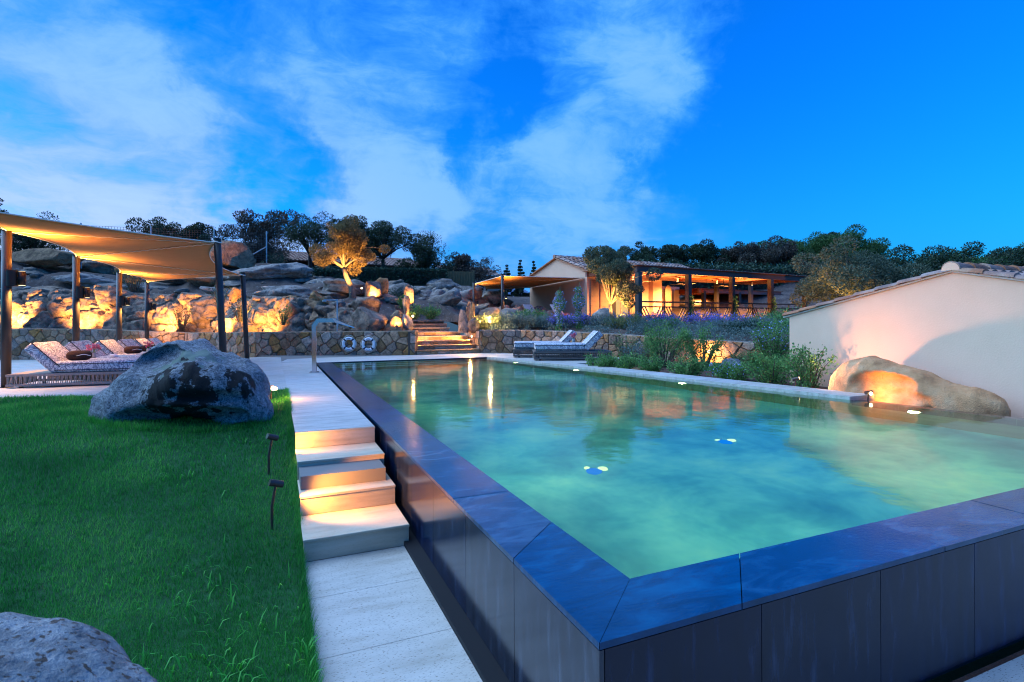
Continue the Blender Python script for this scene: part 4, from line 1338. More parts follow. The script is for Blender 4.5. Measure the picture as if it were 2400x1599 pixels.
def canopy_left():
    t = thing('shade_canopy', 'long tan shade sail on dark posts over the row of loungers', 'canopy', (-2.8, 12, 0))
    o = Vector((-2.8, 12, 0))
    L = [(-4.43, 8.9, 2.72), (-4.43, 12.75, 2.80), (-4.40, 16.45, 2.74), (-4.36, 20.3, 2.66), (-4.28, 23.9, 2.60)]
    Rr = [(-1.08, 13.0, 2.80), (-.90, 19.3, 2.60)]
    Ll = [Vector(p) - o for p in L]; Rl = [Vector(p) - o for p in Rr]
    tri = [(Ll[0], Ll[1], Rl[0], [(0, .25), (2, .30)]), (Ll[1], Ll[2], Rl[0], [(0, .30)]), (Ll[2], Rl[1], Rl[0], [(1, .45)]), (Ll[2], Ll[3], Rl[1], [(0, .30)]), (Ll[3], Ll[4], Rl[1], [(0, .30), (1, .3)])]
    for a, b, c, e in tri:
        sail_panel(a, b, c, t, .07, e)
    for a, b in ((Ll[1], Rl[0]), (Ll[2], Rl[0]), (Ll[2], Rl[1]), (Ll[3], Rl[1])):
        cord_along(a, b, t)
    for a, b, am, ot in ((Ll[0], Ll[1], .25, Rl[0]), (Ll[1], Ll[2], .30, Rl[0]), (Ll[2], Ll[3], .3, Rl[1]), (Ll[3], Ll[4], .3, Rl[1]), (Rl[0], Rl[1], .45, Ll[2]), (Ll[0], Rl[0], .30, Ll[1]), (Ll[4], Rl[1], .3, Ll[3])):
        mid = (a + b) / 2; pull = (ot - mid); pull.z = 0; pull.normalize()
        pts = []
        for i in range(25):
            f = i / 24
            pts.append(a.lerp(b, f) + pull * am * 4 * f * (1 - f) + Vector((0, 0, -.004)))
        MB().tube(pts, .011, 6).build('edge_rope', 'cord', t)
    for i, p in enumerate(Ll):
        bz = deck_z(L[i][0], L[i][1])
        lean = Vector((-.02, 0, 0))
        po = MB().tube([(p.x - .02, p.y, bz), (p.x, p.y, p.z)], .073, 20).build('post', 'post', t, True)
        MB().cyl((p.x, p.y, p.z), (p.x, p.y, p.z + .015), .078).build('post_cap', 'dark_metal', po)
        MB().cyl((p.x - .02, p.y, bz), (p.x - .02, p.y, bz + .012), .11).build('base_plate', 'dark_metal', po)
    for i, p in enumerate(Rl):
        bz = deck_z(Rr[i][0], Rr[i][1])
        po = MB().tube([(p.x + .12, p.y, bz), (p.x, p.y, p.z + .05)], .070, 20).build('post', 'post', t, True)
        MB().cyl((p.x, p.y, p.z + .05), (p.x, p.y, p.z + .085), .075).build('post_cap', 'dark_metal', po)
        MB().tube([(p.x + .079 * math.cos(a), p.y + .079 * math.sin(a), p.z + .01 * math.sin(2 * a)) for a in np.linspace(0, 6.28, 18)], .012, 6).build('lashing', 'cord', po)
    return t, L


can, POSTS = canopy_left()
names = ['frontmost', 'second', 'third', 'rearmost']
for i, p in enumerate(POSTS[1:]):
    zc = 1.98 + deck_z(p[0], p[1])
    t = thing('post_lamp', 'dark cylindrical up and down lamp on the %s left canopy post' % names[i], 'lamp', (p[0] + .22, p[1] - .02, zc), 0, 'lamps on the canopy posts')
    MB().cyl((0, 0, -.125), (0, 0, .125), .056, n=20).build('lamp_body', 'dark_metal', t, True)
    MB().box((-.10, .0, 0), (.10, .035, .05)).build('bracket', 'dark_metal', t)
    MB().cyl((-.145, 0, -.15), (-.145, 0, .15), .085, n=18).build('clamp', 'dark_metal', t)
    MB().cyl((0, 0, -.1275), (0, 0, -.124), .048, n=18).build('lower_lens', 'lamp', t)
    MB().cyl((0, 0, .124), (0, 0, .1275), .048, n=18).build('upper_lens', 'lamp', t)
    spot(t, (0, 0, .15), (.12, 0, 1), 400, 150, .9, .05)
    spot(t, (0, 0, -.15), (-.05, .02, -1), 260, 130, .9, .05)


def canopy_right():
    t = thing('shade_canopy', 'smaller tan shade sail stretched from house wall to posts', 'canopy', (10, 24, 1.0))
    o = Vector((10, 24, 1.0))
    A, B, D = Vector((9.69, 23.38, 3.2)) - o, Vector((9.05, 25.5, 2.95)) - o, Vector((11.0, 29.0, 2.9)) - o
    H1, H2 = Vector((14.1, 23.45, 3.22)) - o, Vector((13.45, 28.1, 3.0)) - o
    sail_panel(A, B, H1, t, .10, [(0, .15)])
    sail_panel(B, D, H2, t, .10, [(0, .25)])
    sail_panel(B, H2, H1, t, .12)
    cord_along(B, H1, t); cord_along(B, H2, t)
    for a, b in ((A, B), (A, H1), (B, D), (D, H2)):
        cord_along(a, b, t, .006, .012)
    for p in (A, B, D):
        po = MB().cyl((p.x, p.y, -.3), (p.x, p.y, p.z + .05), .07, n=16).build('post', 'post', t, True)
        MB().cyl((p.x, p.y, p.z + .05), (p.x, p.y, p.z + .08), .075).build('post_cap', 'dark_metal', po)
    for k, (p, lab) in enumerate(((A, 'small lamp on the tallest post of the smaller sail'), (B, 'small lamp on the leftmost post of the smaller sail'), (D, 'small lamp on the rear post of the smaller sail'))):
        w = p + o
        l = thing('post_lamp', lab, 'lamp', (w.x + .17, w.y - .03, w.z - .95), 0, 'lamps on the smaller canopy')
        MB().cyl((0, 0, -.1), (0, 0, .1), .05, n=14).build('lamp_body', 'dark_metal', l)
        MB().box((-.07, 0, 0), (.1, .03, .04)).build('bracket', 'dark_metal', l)
        MB().cyl((0, 0, -.115), (0, 0, -.1), .042, n=14).build('lower_lens', 'lamp', l)
        spot(l, (0, 0, .13), (0, 0, 1), 190, 130, .9)
        spot(l, (0, 0, -.13), (0, 0, -1), 190, 130, .9)


canopy_right()


# ------------------------------------------------------------------ loungers, tables, towels, vases
def soft_box(size, r, seg=3):
    """rounded box mesh data centred at the origin"""
    bm = bmesh.new()
    bmesh.ops.create_cube(bm, size=1)
    bmesh.ops.scale(bm, vec=size, verts=bm.verts)
    bmesh.ops.bevel(bm, geom=list(bm.edges), offset=r, segments=seg, affect='EDGES', profile=.5)
    me = bpy.data.meshes.new('cushion'); bm.to_mesh(me); bm.free()
    me.polygons.foreach_set('use_smooth', [True] * len(me.polygons))
    return me


def make_lounger(label, group, rope, loc, rz, head=-1):
    """platform lounger, 2.1 x 0.95 m, head towards local -x"""
    t = thing('sun_lounger', label, 'sun lounger', loc, rz, group)
    L_, W_ = 2.12, .95
    fr = MB()
    for z in (.06, .235):
        for sy in (-1, 1):
            fr.bar((-L_ / 2, sy * W_ / 2, z), (L_ / 2, sy * W_ / 2, z), .035, .04)
        for sx in (-1, 1):
            fr.bar((sx * L_ / 2, -W_ / 2 - .017, z), (sx * L_ / 2, W_ / 2 + .017, z), .035, .04)
    fr.build('frame', rope, t)
    MB().box((0, 0, .245), (L_ - .03, W_ - .03, .03)).build('platform', rope, t)
    ro = MB()
    n = 62
    for i in range(n):
        x = -L_ / 2 + (i + .5) * L_ / n
        for sy in (-1, 1):
            ro.bar((x - .012, sy * W_ / 2, .07), (x + .012 * (1 if i % 2 else -1), sy * W_ / 2, .225), .014, .014)
    n = 28
    for i in range(n):
        y = -W_ / 2 + (i + .5) * W_ / n
        for sx in (-1, 1):
            ro.bar((sx * L_ / 2, y - .012, .07), (sx * L_ / 2, y + .012 * (1 if i % 2 else -1), .225), .014, .014)
    struct(ro.build('rope_weave', rope, t), 'stuff')
    for sx in (-1, 1):
        for sy in (-1, 1):
            MB().cyl((sx * .9, sy * .38, 0), (sx * .9, sy * .38, .045), .035, n=10).build('foot', 'dark_metal', t)
    ms = link('mattress', soft_box((1.42, .90, .20), .045), 'floral', t, (.33, 0, .365))
    pi = MB()
    for z in (.055, -.055):
        pts = [(-.70, -.452, z), (.70, -.452, z), (.71, -.44, z), (.712, .44, z), (.70, .452, z), (-.70, .452, z)]
        pi.tube(pts, .007, 5)
    pi.build('piping', 'piping', ms)
    bk = link('back_cushion', soft_box((.64, .90, .19), .045), 'floral', t, (-.56, 0, .535))
    bk.rotation_euler = (0, R_(46), 0)
    pi = MB().tube([(-.305, -.40, .088), (-.305, -.452, .083), (.305, -.452, .083)], .008, 5)
    pi.tube([(-.305, .40, .088), (-.305, .452, .083), (.305, .452, .083)], .008, 5)
    pi.build('piping', 'piping', bk)
    return t


LG = 'loungers under the long shade sail'
P0 = (-3.22, 12.79)
labs = ['frontmost sun lounger of the row under the shade sail', 'second sun lounger behind the table with pink flowers', 'third sun lounger with a dark towel under the sail',
        'fourth sun lounger behind the second side table', 'fifth sun lounger of the row under the shade sail', 'last sun lounger at the far end under the sail']
LP = []
for i in range(6):
    x = P0[0] + [0, .05, .1, .12, .12, .12][i]; y = P0[1] + 1.84 * i
    LP.append((x, y))
lg0 = make_lounger(labs[0], LG, 'rope', (LP[0][0], LP[0][1], deck_z(*LP[0])), R_(-7))
for i in range(1, 6):
    dup(lg0, (LP[i][0], LP[i][1], deck_z(*LP[i])), R_(-7), labs[i], LG)


def towel(label, loc, rz, group=None):
    t = thing('rolled_towel', label, 'towel', loc, rz, group)
    V, F = [], []
    n, k = 18, 14
    for i in range(n):
        x = -.19 + .38 * i / (n - 1)
        e = (1 - (x / .20) ** 4) ** .5 if abs(x) < .2 else 0
        for j in range(k):
            a = 2 * math.pi * j / k
            r = .095 * max(.25, e) * (1 + .08 * noise.noise(Vector((x * 9, math.cos(a) * 2, math.sin(a) * 2))))
            V.append((x, r * 1.15 * math.cos(a), .09 + r * math.sin(a)))
    for i in range(n - 1):
        for j in range(k):
            F.append((i * k + j, i * k + (j + 1) % k, (i + 1) * k + (j + 1) % k, (i + 1) * k + j))
    me = bpy.data.meshes.new('roll'); me.from_pydata(V, [], F + [tuple(range(k))[::-1], tuple((n - 1) * k + j for j in range(k))])
    me.polygons.foreach_set('use_smooth', [True] * len(me.polygons))
    link('roll', me, 'towel', t)
    MB().tube([(.02 + .17 * f, -.105 + .012 * f, .10 + .012 * math.sin(5 * f)) for f in np.linspace(-.3, .95, 9)], .006, 5).build('hem', 'white', t)
    return t


TW = 'dark towels on the loungers'
def on_lounger(i, lx, ly, z):
    dx, dy = rot2(lx, ly, R_(-7))
    return (LP[i][0] + dx, LP[i][1] + dy, deck_z(*LP[i]) + z)


tw = towel('dark brown rolled towel on the frontmost lounger', on_lounger(0, -.12, -.12, .465), R_(8), TW)
dup(tw, on_lounger(2, -.12, -.05, .465), R_(12), 'dark brown rolled towel on the third lounger', TW)
dup(tw, on_lounger(3, -.12, -.10, .465), R_(5), 'flattened dark towel behind the far flower vase', TW)


def table(label, loc, rz, rope, group):
    t = thing('side_table', label, 'table', loc, rz, group)
    MB().box((0, 0, .43), (.86, .46, .035), 0, .008).build('table_top', rope, t)
    MB().box((0, 0, .05), (.80, .42, .03)).build('table_base', rope, t)
    b = MB()
    for i in range(26):
        x = -.41 + .82 * i / 25
        for sy in (-1, 1): b.bar((x, sy * .21, .06), (x + (.014 if i % 2 else -.014), sy * .21, .42), .012, .012)
    for i in range(13):
        y = -.2 + .4 * i / 12
        for sx in (-1, 1): b.bar((sx * .41, y, .06), (sx * .41, y, .42), .012, .012)
    struct(b.build('rope_weave', rope, t), 'stuff')
    return t


def vase(label, loc, seed, group='flower vases on the side tables'):
    t = thing('flower_vase', label, 'flowers', loc, 0, group)
    b = MB(); n = 14
    prof = [(.0, .0), (.04, 0), (.05, .05), (.045, .09), (.036, .12)]
    vs = [(r * math.cos(2 * math.pi * k / n), r * math.sin(2 * math.pi * k / n), z) for r, z in prof for k in range(n)]
    fs = [(i * n + k, i * n + (k + 1) % n, (i + 1) * n + (k + 1) % n, (i + 1) * n + k) for i in range(4) for k in range(n)]
    b.add(vs, fs).build('vase', 'vase_glass', t, True)
    rng = random.Random(seed)
    st = MB(); pts = []
    for k in range(12):
        a = rng.uniform(0, 6.28); r = rng.uniform(.02, .11); h = rng.uniform(.17, .28)
        st.tube([(0, 0, .08), (r * .5 * math.cos(a), r * .5 * math.sin(a), h * .7), (r * math.cos(a), r * math.sin(a), h)], .003, 4)
        pts.append((r * math.cos(a), r * math.sin(a), h))
    st.build('stems', 'lf_green', t)
    V, F = leaves(np.repeat(np.array(pts), 16, 0) + np.random.default_rng(seed).normal(0, .016, (192, 3)), .045, .03, seed)
    struct(np_mesh('flowers', V, F, 'pink', t), 'stuff')
    return t


def leaves(Cn, length, width, seed, up=0.0, out=None):
    """diamond leaves at centres Cn; up lifts their axis, out gives preferred directions"""
    rng = np.random.default_rng(seed)
    n = len(Cn)
    a = rng.normal(size=(n, 3))
    if out is not None: a = a * .6 + out * 1.2
    a[:, 2] += up
    a /= np.linalg.norm(a, axis=1)[:, None] + 1e-9
    b = np.cross(a, rng.normal(size=(n, 3))); b /= np.linalg.norm(b, axis=1)[:, None] + 1e-9
    s = rng.uniform(.65, 1.3, n)[:, None]
    V = np.stack([Cn - a * length * s / 2, Cn + b * width * s / 2, Cn + a * length * s / 2, Cn - b * width * s / 2], 1).reshape(-1, 3)
    return V, np.arange(n * 4).reshape(-1, 4)


def between(i, lx=-.1):
    x = (LP[i][0] + LP[i + 1][0]) / 2; y = (LP[i][1] + LP[i + 1][1]) / 2
    return (x + lx, y, deck_z(x, y))


TG = 'rope side tables between the loungers'
for i, lab in ((0, 'front rope side table beside the frontmost lounger'), (2, 'rope side table between third and fourth lounger'), (4, 'rope side table between the last two loungers')):
    p = between(i)
    table(lab, p, R_(-7), 'rope', TG)
vase('pink flowers in glass on the front side table', tuple(np.array(between(0)) + (-.1, .02, .45)), 3)
vase('taller pink bouquet on the second side table', tuple(np.array(between(2)) + (.12, 0, .45)), 4)
t = thing('crumpled_cloth', 'white folded napkin on the front side table', 'napkin', tuple(np.array(between(0)) + (.25, 0, .448)))
boulder('cloth', (0, 0, .04), (.16, .12, .10), 8, 'white', t, 6, .2, 3)

LG2 = 'loungers at the right far corner of the pool'
rr0 = make_lounger('nearer white blue floral lounger by the right pool corner', LG2, 'rope_dark', (7.75, 13.62, .02), R_(157))
dup(rr0, (7.72, 14.98, .02), R_(157), 'farther floral lounger partly hidden behind its neighbour', LG2)
table('dark rope side table between the two right loungers', (8.15, 14.15, .02), R_(-22), 'rope_dark', TG)
vase('pink and blue flowers on the table between right loungers', (8.12, 14.12, .47), 9)

UL = 'loungers on the upper terrace'
for (x, y, lab) in ((11.2, 22.6, 'left grey canvas lounger below the smaller sail'), (12.4, 22.2, 'right grey canvas lounger nearest the house wall')):
    t = thing('canvas_lounger', lab, 'sun lounger', (x, y, 1.02), R_(-70), UL)
    MB().box((.3, 0, .28), (1.3, .6, .05)).build('seat', 'canvas', t)
    b = link('backrest', soft_box((.75, .6, .04), .015, 2), 'canvas', t, (-.55, 0, .55)); b.rotation_euler = (0, R_(52), 0)
    MB().box((-.15, 0, .36), (.3, .5, .10), 0, .03).build('cushion', 'cushion_red', t)
    for sx in (-.2, .85):
        for sy in (-.26, .26): MB().box((sx, sy, .13), (.04, .04, .26)).build('leg', 'dark_metal', t)


# ------------------------------------------------------------------ life rings, spout, shower
def ring(label, f, z, seed):
    a, b = Vector(WALL_L[4][:2]), Vector(WALL_L[5][:2])
    p = a.lerp(b, f)
    ang = math.atan2(b.y - a.y, b.x - a.x)
    t = thing('life_ring', label, 'life ring', (p.x + .09 * math.sin(ang), p.y - .09 * math.cos(ang), z), ang, 'life rings on the stone wall')
    Rr, r = .185, .052
    def torus(a0, a1, rad, flat=.7):
        V, F = [], []
        n, k = 12, 10
        for i in range(n + 1):
            u = a0 + (a1 - a0) * i / n
            for j in range(k):
                w = 2 * math.pi * j / k
                V.append(((Rr + rad * math.cos(w)) * math.cos(u), rad * flat * math.sin(w), (Rr + rad * math.cos(w)) * math.sin(u)))
        for i in range(n):
            for j in range(k): F.append((i * k + j, i * k + (j + 1) % k, (i + 1) * k + (j + 1) % k, (i + 1) * k + j))
        return MB().add(V, F)
    for q in range(4):
        c = math.pi / 4 + q * math.pi / 2
        torus(c + .13, c + math.pi / 2 - .13, r).build('white_segment', 'white', t, True)
        torus(c - .13, c + .13, r + .003).build('navy_band', 'navy', t, True)
    b = MB()
    for q in range(4):
        c = math.pi / 4 + q * math.pi / 2
        pts = []
        for i in range(9):
            u = c + (math.pi / 2) * i / 8
            rr = Rr + r + .004 + (.05 if q == 0 else .028) * math.sin(math.pi * i / 8)
            pts.append((rr * math.cos(u), -.01, rr * math.sin(u)))
        b.tube(pts, .006, 5)
    b.build('rope', 'cord', t)
    # faded printed line of letters, illegible at this size in the photograph
    for s_ in (1, -1):
        pr = MB()
        for k in range(7):
            u = math.pi / 2 * s_ + (k - 3) * .105
            for (du, dr, w, h) in ((-.02, 0, .006, .03), (.02, .0, .006, .03 if k % 2 else .016), (0, (.010 if k % 3 else -.010), .014, .006)):
                uu = u + du
                c = Vector(((Rr + dr) * math.cos(uu), -r * .7 - .002, (Rr + dr) * math.sin(uu)))
                e1 = Vector((-math.sin(uu), 0, math.cos(uu))); e2 = Vector((math.cos(uu), 0, math.sin(uu)))
                pr.add([c - e1 * w / 2 - e2 * h / 2, c + e1 * w / 2 - e2 * h / 2, c + e1 * w / 2 + e2 * h / 2, c - e1 * w / 2 + e2 * h / 2], [(0, 1, 2, 3)])
        pr.build('print', 'print', t)
    return t


ring('white life ring with navy bands, nearer the steel spout', .59, .375, 1)
ring('white life ring with navy bands, nearer the stairs', .712, .355, 2)


def spout():
    t = thing('waterfall_spout', 'bent stainless steel waterfall spout at the pool corner', 'spout', (.78, 12.95, 0), R_(-12))
    b = MB()
    pts = [(0, 0), (0, 1.05), (.11, 1.20), (.52, 1.20)]
    pts2 = [(.09, 0), (.09, 1.02), (.145, 1.11), (.50, 1.11)]
    for y0, y1 in ((-.05, .05),):
        V = []
        for (x, z), (x2, z2) in zip(pts, pts2):
            V += [(x, y0, z), (x, y1, z), (x2, y1, z2), (x2, y0, z2)]
        F = [(3, 2, 1, 0), (12, 13, 14, 15)]
        for k in range(3):
            for i in range(4):
                j = (i + 1) % 4
                F.append((k * 4 + i, k * 4 + j, k * 4 + 4 + j, k * 4 + 4 + i))
        b.add(V, F)
    b.build('column', 'steel', t)
    MB().add([(.44, -.06, 1.205), (.44, .06, 1.205), (.50, .06, 1.105), (.50, -.06, 1.105), (.92, -.17, 1.0), (.92, .17, 1.0), (.915, .17, .985), (.915, -.17, .985)],
             [(3, 2, 1, 0), (4, 5, 6, 7), (0, 1, 5, 4), (1, 2, 6, 5), (2, 3, 7, 6), (3, 0, 4, 7)]).build('blade', 'steel', t)
    MB().box((.045, 0, .006), (.19, .19, .012)).build('base_plate', 'steel', t)


spout()
t = thing('outdoor_shower', 'slim galvanised outdoor shower pole behind the stone wall', 'shower', (2.0, 19.66, .6))
MB().box((0, 0, .63), (.045, .045, 1.30)).build('pole', 'galv', t)
MB().box((-.22, -.02, 1.255), (.44, .05, .035)).build('arm', 'galv', t)
MB().cyl((-.42, -.02, 1.20), (-.42, -.02, 1.24), .07, n=14).build('shower_head', 'galv', t)
MB().box((0, -.05, .42), (.06, .06, .10)).build('mixer', 'galv', t)


# ------------------------------------------------------------------ garden lamps
def spike(label, loc, h, aim, energy, lit=True, ang=75, group='spike lamps in the garden', lens='lamp_hot', tilt=None):
    t = thing('spike_lamp', label, 'garden lamp', loc, 0, group)
    MB().tube([(0, 0, -.06), (.0, 0, h * .5), (tilt or .03, 0, h)], .011, 8).build('stake', 'bronze', t)
    a = Vector(aim); a = (a - Vector((loc[0], loc[1], loc[2] + h))).normalized()
    hc = Vector((tilt or .03, 0, h))
    MB().tube([hc - a * .05, hc + a * .055], .028, 12).build('lamp_head', 'bronze', t)
    MB().tube([hc + a * .050, hc + a * .058], .024, 12).build('lens', lens, t)
    if energy: spot(t, tuple(hc + a * .075), tuple(hc + a), energy, ang, .8, .03, (1.0, .40, .07))
    return t


spike('spike lamp on the lawn halfway down the steps', (-.05, 5.83, lawn_z(-.05, 5.83)), .36, (.62, 6.1, -.25), 52, ang=80, lens='bronze')
spike('lower spike lamp on the lawn shining onto the bright step', (-.02, 4.85, lawn_z(-.02, 4.85)), .37, (.76, 5.0, -.42), 135, ang=88, lens='bronze')
sp3 = spike('glowing spike lamp in the grass beside the mossy boulder', (-.04, 8.75, 0), .17, (.5, 8.2, .02), 12, ang=140)
MB().cyl((.03, -.06, .17), (.03, -.066, .17), .034, n=14).build('lens', 'lamp_hot', sp3)
point(sp3, (.10, -.12, .22), 22, .03)
spike('spike lamp lighting the wind carved boulder by the pool edge', (7.93, 5.26, -.30), .37, (8.5, 5.1, .12), 20, ang=168, lens='lamp_hot')
hid = spike('low spike lamp hidden among bushes grazing the garden house wall', (8.02, 6.55, -.12), .26, (9.1, 4.6, .8), 0, lens='lamp')
spot(hid, (.05, -.05, .34), (1.10, -1.6, 1.0), 120, 140, 1.0, .03, (1.0, .50, .27))
bl = [o for o in bpy.data.objects if o.name.startswith('spike_lamp')][-2]
MB().cyl((.015, -.04, .36), (.012, -.047, .36), .026, n=14).build('lens', 'lamp_hot', bl)


def uplight(label, loc, aim, energy, ang=95, col=WARM):
    t = thing('uplight', label, 'garden lamp', loc, 0, 'uplights among rocks and shrubs')
    a = (Vector(aim) - Vector(loc)).normalized()
    MB().tube([(0, 0, -.08), (0, 0, .06)], .010, 6).build('stake', 'bronze', t)
    MB().tube([Vector((0, 0, .07)) - a * .045, Vector((0, 0, .07)) + a * .05], .032, 12).build('lamp_head', 'bronze', t)
    MB().tube([Vector((0, 0, .07)) + a * .046, Vector((0, 0, .07)) + a * .053], .028, 12).build('lens', 'lamp', t)
    spot(t, tuple(Vector((0, 0, .07)) + a * .08), tuple(Vector((0, 0, .07)) + a), energy, ang, .8, .04, col)
    return t


def wpos(f, seg, off):
    a, b = WALL_L[seg], WALL_L[seg + 1]
    x, y = a[0] + (b[0] - a[0]) * f, a[1] + (b[1] - a[1]) * f
    return x, y + off, a[2] + (b[2] - a[2]) * f


for (px, py, pz, ax, ay, az, e, lab) in (
        (-7.2, 26.5, .86, -7.0, 28.2, 1.8, 1250, 'uplight against the rock face left of second canopy post'),
        (-3.9, 24.9, .74, -3.7, 26.5, 1.6, 1250, 'uplight against the rock face behind the last loungers'),
        (-.35, 20.6, .76, -.3, 22.2, 1.5, 1250, 'uplight on the pale rocks behind the rear right post'),
        (-9.6, 27.5, .9, -9.4, 29, 1.8, 1500, 'uplight on the rocks left of the frontmost canopy post'),
        (-2.0, 22.75, .72, -1.6, 24.3, 1.5, 1300, 'uplight between two wispy plants below the rocks'),
        (2.95, 18.95, .88, 3.1, 19.6, 1.1, 420, 'uplight aimed at the triangular boulder'),
        (3.85, 18.7, .88, 3.95, 19.2, 1.2, 220, 'uplight at the small stone next to the stairs'),
        (3.72, 22.45, 2.0, 3.75, 23.2, 2.5, 300, 'uplight at the boulder below the golden tree'),
        (5.1, 21.75, 1.72, 5.15, 22.4, 2.3, 280, 'uplight at the slender stone above stairs'),
        (2.75, 22.0, 2.12, 2.5, 22.9, 4.2, 1500, 'uplight in front of the golden tree trunk'),
        (6.95, 18.75, .9, 6.55, 18.85, 1.6, 320, 'uplight behind the hollow rock'),
        (11.25, 16.1, 1.0, 11.35, 17.0, 2.6, 1500, 'uplight below the silvery olive tree'),
        (21.5, 15.6, 1.0, 24.6, 17.4, 2.8, 1100, 'uplight under the broad tree behind garden house')):
    uplight(lab, (px, py, pz), (ax, ay, az), e)
t = uplight('small lamp glowing among shrubs right of the stairs', (7.0, 18.15, 1.0), (7.2, 18.0, 1.4), 8, 150, WARM2)
point(t, (0, -.12, .25), 110, .04, WARM2); MB().cyl((0, -.07, .1), (0, -.08, .1), .05, n=14).build('lens', 'lamp_hot', t)
t = uplight('star bright path lamp at the head of stairs', (4.62, 19.7, 1.18), (4.5, 20.2, 1.6), 5, 150)
point(t, (0, -.12, .15), 24, .03); MB().cyl((0, -.06, .12), (0, -.07, .12), .042, n=14).build('lens', 'lamp_hot', t)
t = uplight('tiny lamp beside the golden tree trunk', (3.25, 22.7, 2.35), (3.1, 23.2, 3.0), 20, 140)
MB().cyl((0, -.05, .1), (0, -.06, .1), .035, n=12).build('lens', 'lamp_hot', t)
for (x, lab, e) in ((6.585, 'recessed step lamp in the right stair cheek', 16), (4.345, 'recessed step lamp in the left stair cheek', 7)):
    s_ = -1 if x > 5 else 1
    t = thing('step_lamp', lab, 'step lamp', (x, 18.75, .56), 0, 'recessed lamps beside the stairs')
    MB().box((s_ * .012, 0, 0), (.03, .16, .10)).build('frame', 'steel', t)
    MB().box((s_ * .028, 0, 0), (.006, .12, .07)).build('lens', 'lamp_hot', t)
    spot(t, (s_ * .08, 0, 0), (s_ * 1, -.15, -.25), e * 22, 160, .8, .04)
t = thing('wall_lamp', 'small round lamp set in the curved stone wall', 'wall lamp', (11.29, 11.98, .24), math.atan2(-2.6, 1.6), None)
MB().cyl((0, .02, 0), (0, -.05, 0), .05, n=14).build('housing', 'bronze', t)
MB().cyl((0, -.05, 0), (0, -.056, 0), .036, n=14).build('lens', 'lamp_hot', t)
spot(t, (0, -.30, .0), (0, .3, -.15), 110, 165, .9, .04)


# ------------------------------------------------------------------ villa with pergola (local frame: x along the pergola, y back towards the hill)
VO = (14.66, 19.8, .95); VA = R_(8.2)


def vloc(x, y, z):
    a, b = rot2(x, y, VA)
    return (VO[0] + a, VO[1] + b, VO[2] + z)


def roof_tiles(parent, x0, x1, ya, yb, za, zb, cw=.24, rl=.42, tilemat='terracotta', part=True, name='roof_tile'):
    """barrel tiles on a plane: eave at (ya, za), ridge at (yb, zb)"""
    L_ = math.hypot(yb - ya, zb - za)
    nr = max(1, round(L_ / rl)); nc = max(1, round((x1 - x0) / cw))
    cw = (x1 - x0) / nc
    ty, tz = (yb - ya) / L_, (zb - za) / L_
    ny, nz = -tz, ty
    if nz < 0: ny, nz = -ny, -nz
    k = 6
    V, F = [], []
    for s_, r in ((0, cw * .46), (1, cw * .38)):
        for i in range(k + 1):
            a = math.pi * i / k
            u, h = r * math.cos(a), r * .8 * math.sin(a)
            V.append((u, ty * s_ * rl * 1.12 + ny * (h + (.035 * (1 - s_))), tz * s_ * rl * 1.12 + nz * (h + .035 * (1 - s_))))
    for i in range(k): F.append((i, i + 1, k + 2 + i, k + 1 + i))
    F.append(tuple(range(k + 1)))
    me = bpy.data.meshes.new(name); me.from_pydata(V, [], F); me.materials.append(M[tilemat])
    if part:
        for c in range(nc):
            for r in range(nr):
                o = bpy.data.objects.new(name, me); C.objects.link(o); o.parent = parent
                o.location = (x0 + (c + .5) * cw, ya + ty * r * L_ / nr, za + tz * r * L_ / nr)
    else:
        b = MB()
        for c in range(nc):
            for r in range(nr):
                ox, oy, oz = x0 + (c + .5) * cw, ya + ty * r * L_ / nr, za + tz * r * L_ / nr
                b.add([(v[0] + ox, v[1] + oy, v[2] + oz) for v in V], F)
        struct(b.build('roof_tiles', tilemat, parent), 'stuff')


